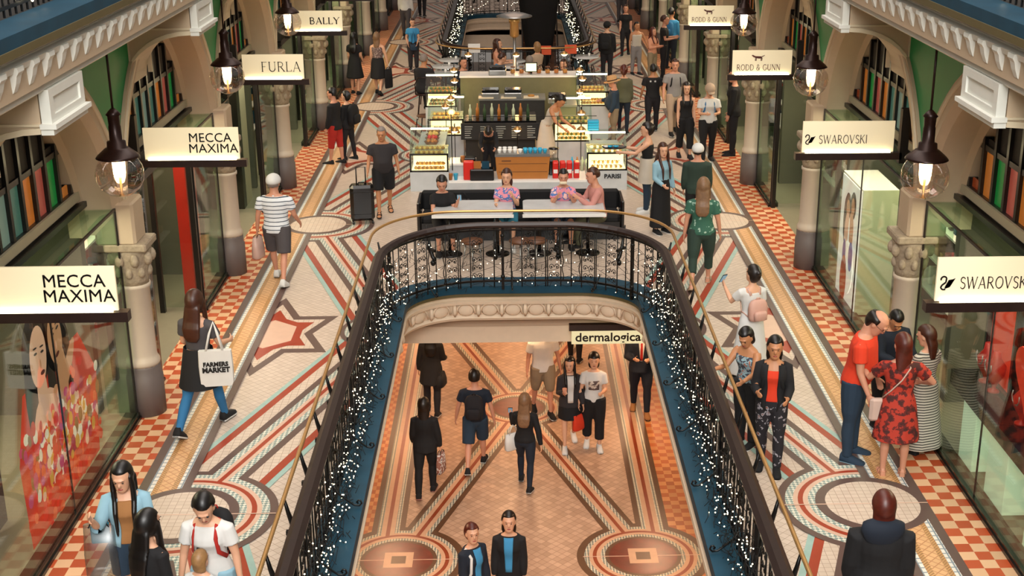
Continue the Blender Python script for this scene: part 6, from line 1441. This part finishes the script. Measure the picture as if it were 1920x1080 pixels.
person('person with auburn hair in a black hooded jacket at the bottom right, seen from behind',head=(1660,930),h=1.66,f=172,skin='a',w=1.25,top=('jacket','c_black'),bot=('trousers','c_navy'),hair=('bob','hair_red'),hd=(0,10))
p_=at(1655,985,1.42); hd_=thing('hood','dark navy hood lying on the shoulders of the person in black at the bottom right','hood',p_); b=MB(); b.loft([[(r*Cc(2*PI*k/16),r*.5*S(2*PI*k/16)-.02,z_) for k in range(16)] for r,z_ in ((.10,.06),(.17,.03),(.18,-.03),(.14,-.12),(.05,-.17))],'c_navy'); b.build('hood_cloth',None,hd_)
# -- upper right
person('woman in a black top and trousers walking toward the camera at the upper right',foot=(1172,104),head=(1173,10),f=-6,skin='c',top=('tee','c_black'),bot=('trousers','c_black2'),hair=('short','hair_br'),legs=(-12,8,12,3))
person('man in a pale tank top and grey trousers standing at the upper right',foot=(1192,140),head=(1212,42),f=20,sex='m',skin='b',top=('tank','c_offwhite'),bot=('trousers','c_ltgrey'),hair=('short','hair_black'),arms=((0,30,20,0),(0,12,20,0)),legs=(4,2,-4,2))
person('woman in a peach blouse with long red hair at the upper right',foot=(1222,152),head=(1228,62),f=40,skin='c',top=('long','c_peach'),bot=('trousers','c_khaki'),hair=('long','hair_red'),arms=((16,8,90,20),(16,8,90,20)))
person('man in a black waistcoat at the upper right by the shop, side on',foot=(1243,146),head=(1250,30),f=80,sex='m',skin='c',top=('tee','c_black'),bot=('trousers','c_black2'),hair=('short','hair_br'),arms=((10,6,90,10),(10,6,90,10)))
p=person('man in a blue shirt with a blue backpack at the upper right, seen from behind',foot=(1256,130),head=(1263,16),f=150,sex='m',skin='b',top=('long','c_cyan'),bot=('trousers','c_navy'),hair=('short','hair_black')); backpack(p,'blue backpack on the man in the blue shirt at the upper right','c_blue',front=False)
M('c_greenbag','1F9A48',.4,noise=.2); handbag(p['hands'][0],'bright green plastic bag held by the man in the blue shirt','c_greenbag',.26,.4,.14,.3,.03,'shopping_bag')
p=person('person in dark clothes with a hat by the right railing near the cafe tables',foot=(1137,152),head=(1132,42),f=165,sex='m',top=('jacket','c_black'),bot=('trousers','c_black2'),hair=('short','hair_black'),hat=('cap','c_black')); backpack(p,'black backpack on the person in dark clothes near the right railing','c_black',front=False)
person('small figure in black near the top edge on the right, walking away',foot=(1165,42),h=1.7,f=175,sex='m',top=('jacket','c_black'),bot=('trousers','c_grey'))
# -- ground floor
g=dict(z=G)
person('woman in a black coat on the ground floor, partly hidden by the beam',foot=(812,775),h=1.68,f=176,top=('coat','c_black'),bot=('trousers','c_black2'),hair=('long','hair_black'),legs=(8,2,-10,8),arms=((0,12,10,0),(10,10,60,0)),**g)
handbag(at(828,705,G+.95)+Vector((0,0,.1)),'black handbag of the woman partly hidden by the end beam','c_black',.3,.22,.14,1.3,.06)
p=person('woman in a black suit walking away on the ground floor with a patterned carrier bag',foot=(800,925),head=(800,748),f=178,top=('jacket','c_black'),bot=('trousers','c_black'),hair=('shoulder','hair_dark'),legs=(-16,6,14,14),arms=((4,8,30,0),(0,12,10,0)),shoe=('c_black','c_pink'),**g)
blotmat('c_carrier','8A5A4A','D8CFC8',22,.52,'3A2420',.62); handbag(p['hands'][1],'patterned carrier bag held by the woman in the black suit','c_carrier',.26,.34,.1,1.2,.05,'shopping_bag')
p=person('man in dark tee, shorts and backpack walking away on the ground floor',foot=(893,878),head=(890,692),f=177,sex='m',skin='c',top=('tee','c_navy'),bot=('shorts','c_denim',.48),hair=('short','hair_dark'),legs=(-20,16,18,4),arms=((4,18,10,0),(0,16,10,0)),**g); backpack(p,'black backpack on the man in grey shorts on the ground floor','c_black2',front=False)
p=person('woman with long light brown hair walking away on the ground floor',foot=(985,915),head=(985,741),f=170,top=('long','c_black'),bot=('leggings','c_navy'),hair=('long','hair_ash'),legs=(26,24,-10,8),arms=((30,14,80,-10),(-14,18,6,0)),**g); phone(p['hands'][0],'phone in the left hand of the woman with long light brown hair')
handbag(p['tw'](-.22,.05,.22),'white handbag on the arm of the woman with long light brown hair','c_white',.3,.28,.12,.6,.14,sm='c_white')
person('man in white polo and beige shorts, ground floor, head hidden by the beam',foot=(1018,778),h=1.78,f=12,sex='m',w=1.1,skin='c',top=('polo','c_white'),bot=('shorts','c_khaki',.52),hair=('short','hair_br'),legs=(10,3,-12,10),arms=((0,14,10,0),(0,12,10,0)),**g)
p=person('young woman in a dark blazer and black skirt on the ground floor',foot=(1068,838),head=(1062,671),f=4,top=('jacket','c_dkgrey'),bot=('skirt','c_black',-.34,.08),hair=('long','hair_black'),shoe=('c_white','c_white'),legs=(-14,16,12,2),arms=((8,8,30,0),(12,8,100,16)),hd=(16,4),**g); front_patch(p,'c_white','white_top',.0,.515,.06,.05)
b=MB(); b.lathe([(.03,-.06),(.04,.05),(.0,.06)],m='c_peach',n=12); o=b.build('drink_cup'); o.location=p['hands'][1]+Vector((0,0,.03)); tag(o,'pink iced drink cup held by the young woman in the dark blazer','cup')
handbag(p['tw'](-.22,0,.12),'black shoulder bag on the young woman in the dark blazer','c_black',.26,.2,.12,.3,.1)
p=person('young woman in a printed white tee and wide black trousers on the ground floor',foot=(1112,840),head=(1110,664),f=-2,top=('tee','c_white'),bot=('wide','c_black',.86),hair=('fringe','hair_black'),shoe=('c_white','c_white'),legs=(4,2,-6,8),arms=((10,8,90,20),(0,12,10,0)),**g)
blotmat('c_shirtprint','C9BFB4','5A4A48',14,.5); front_patch(p,'c_shirtprint','shirt_print',.2,.38,.09,.09,.020)
handbag(p['hands'][1],'orange red paper bag held by the young woman in the printed tee','c_redor',.24,.28,.1,.7,.14,'shopping_bag'); handbag(p['tw'](.2,-.04,.28),'black jacket bag slung on the shoulder of the young woman in the printed tee','c_black',.16,.34,.1,1.2,.0)
p=person('man in a navy suit and tie on the ground floor, head hidden',foot=(1200,775),h=1.78,f=-4,sex='m',w=1.1,top=('jacket','c_navy'),bot=('trousers','c_navy'),legs=(12,3,-12,8),shoe=('c_tan','c_black'),arms=((16,8,84,30),(16,8,84,30)),**g)
b=MB(); iv=p['root'].matrix_basis.inverted(); q=lambda x,y,zz: iv@p['tw'](x,y,zz)
front_patch(p,'c_white','shirt_front',.12,.51,.06,.02); front_patch(p,'c_red','tie',.14,.50,.014,.026,.040)
p=person('dark red haired woman in navy coat and blue shirt at the bottom centre',head=(884,986),h=1.66,f=42,top=('jacket','c_navy'),bot=('trousers','c_navy'),hair=('ponytail','hair_red'),hd=(24,-4),**g)
iv=p['root'].matrix_basis.inverted(); front_patch(p,'c_cyan','shirt_front',.0,.515,.065,.045)
b=MB(); b.tube([iv@p['tw'](.1,-.1,.45),iv@p['tw'](.12,0,.52),iv@p['tw'](.12,.13,.42),iv@p['tw'](.14,.14,.2),iv@p['tw'](.18,.06,-.05)],[(.004,.02)]*5,'c_white',6,up=(0,1,0)); b.build('white_strap',None,p['root'])
p=person('laughing woman with dark hair, black coat and blue shirt at the bottom centre',head=(954,964),h=1.68,f=-4,top=('jacket','c_black'),bot=('trousers','c_black'),hair=('shoulder','hair_dark'),hd=(-4,-6),**g)
iv=p['root'].matrix_basis.inverted(); front_patch(p,'c_cyan','shirt_front',.0,.515,.065,.045)
person('dark figure far back on the ground floor, only the legs seen under the end beam',foot=(1078,674),h=1.7,f=170,top=('coat','c_black'),bot=('trousers','c_black2'),legs=(10,2,-10,6),**g)
# ================================================================ LIGHT
w=bpy.data.worlds.new('hall_air'); scn.world=w; w.use_nodes=True; bg=w.node_tree.nodes['Background']; bg.inputs[0].default_value=lin('C8BEB4'); bg.inputs[1].default_value=.36
# glazed roof of the hall
light('skylight','AREA',(XC,9,16),3500,'FFF6EE',size=9,size_y=36)
light('skylight','AREA',(XC,42,16),900,'FFD8C0',size=9,size_y=30)
light('dome_light','AREA',(XC,-5,11.5),3900,'F6F5F2',size=7,size_y=7,rot=(R(52),0,0))
for i,(x,y) in enumerate(PL): light('lamp_light','POINT',(x,y,3.42),26,'FFC88C',size=.05)
for p in LP_[::2]: light('lamp_light','POINT',(p.x,p.y-.03,p.z-.08),7,'FFB870',size=.05)
# shop ceiling lights
for sd in (-1,1):
    for k,v in enumerate(COLV[1:8]):
        t=thing('shop_light','flat ceiling light inside the shop on the %s, %s bay'%('left' if sd<0 else 'right',nmL[k]),'light',(XC+sd*6.0,v+2.6,2.70),0,'shop ceiling lights')
        b=MB(); b.box(-.5,.5,-1.2,1.2,0,.04,'strip_glow'); b.build('diffuser',None,t)
        light('shop_lamp','AREA',(0,0,-.03),55,'FFE2B4',t,1.0,2.4)
for sd in (-1,1):
    for k,v in enumerate(COLV[1:7]): light('window_fill_light','AREA',(XC+sd*4.78,v+2.6,2.56),38,'FFF0D6',None,.2,4.4,rot=(0,R(18*sd),0))  # fill lights added to brighten the window displays, no fixture modelled
# warm ceiling lights over the ground floor
for i in range(7):
    for sd in (-1,1):
        t=thing('downlight','round warm ceiling light under the first gallery','light',(XC+sd*2.4,11+5*i,-.80),0,'downlights'); b=MB(); b.lathe([(.12,0),(.12,.04),(0,.045)],m='lamp_glow',n=16); b.build('diffuser',None,t)
        light('down_lamp','AREA',(0,0,-.03),46,'FFCDA2',t,.4)
for y in (22,25.5,29,33): light('down_lamp','AREA',(XC,y,-.82),45,'FFC794',None,.8)
# view
vs=scn.view_settings; scn.display_settings.display_device='sRGB'; vs.view_transform='Standard'; vs.look='None'; vs.gamma=1; vs.exposure=0.0
try: vs.use_curve_mapping=False
except Exception: pass
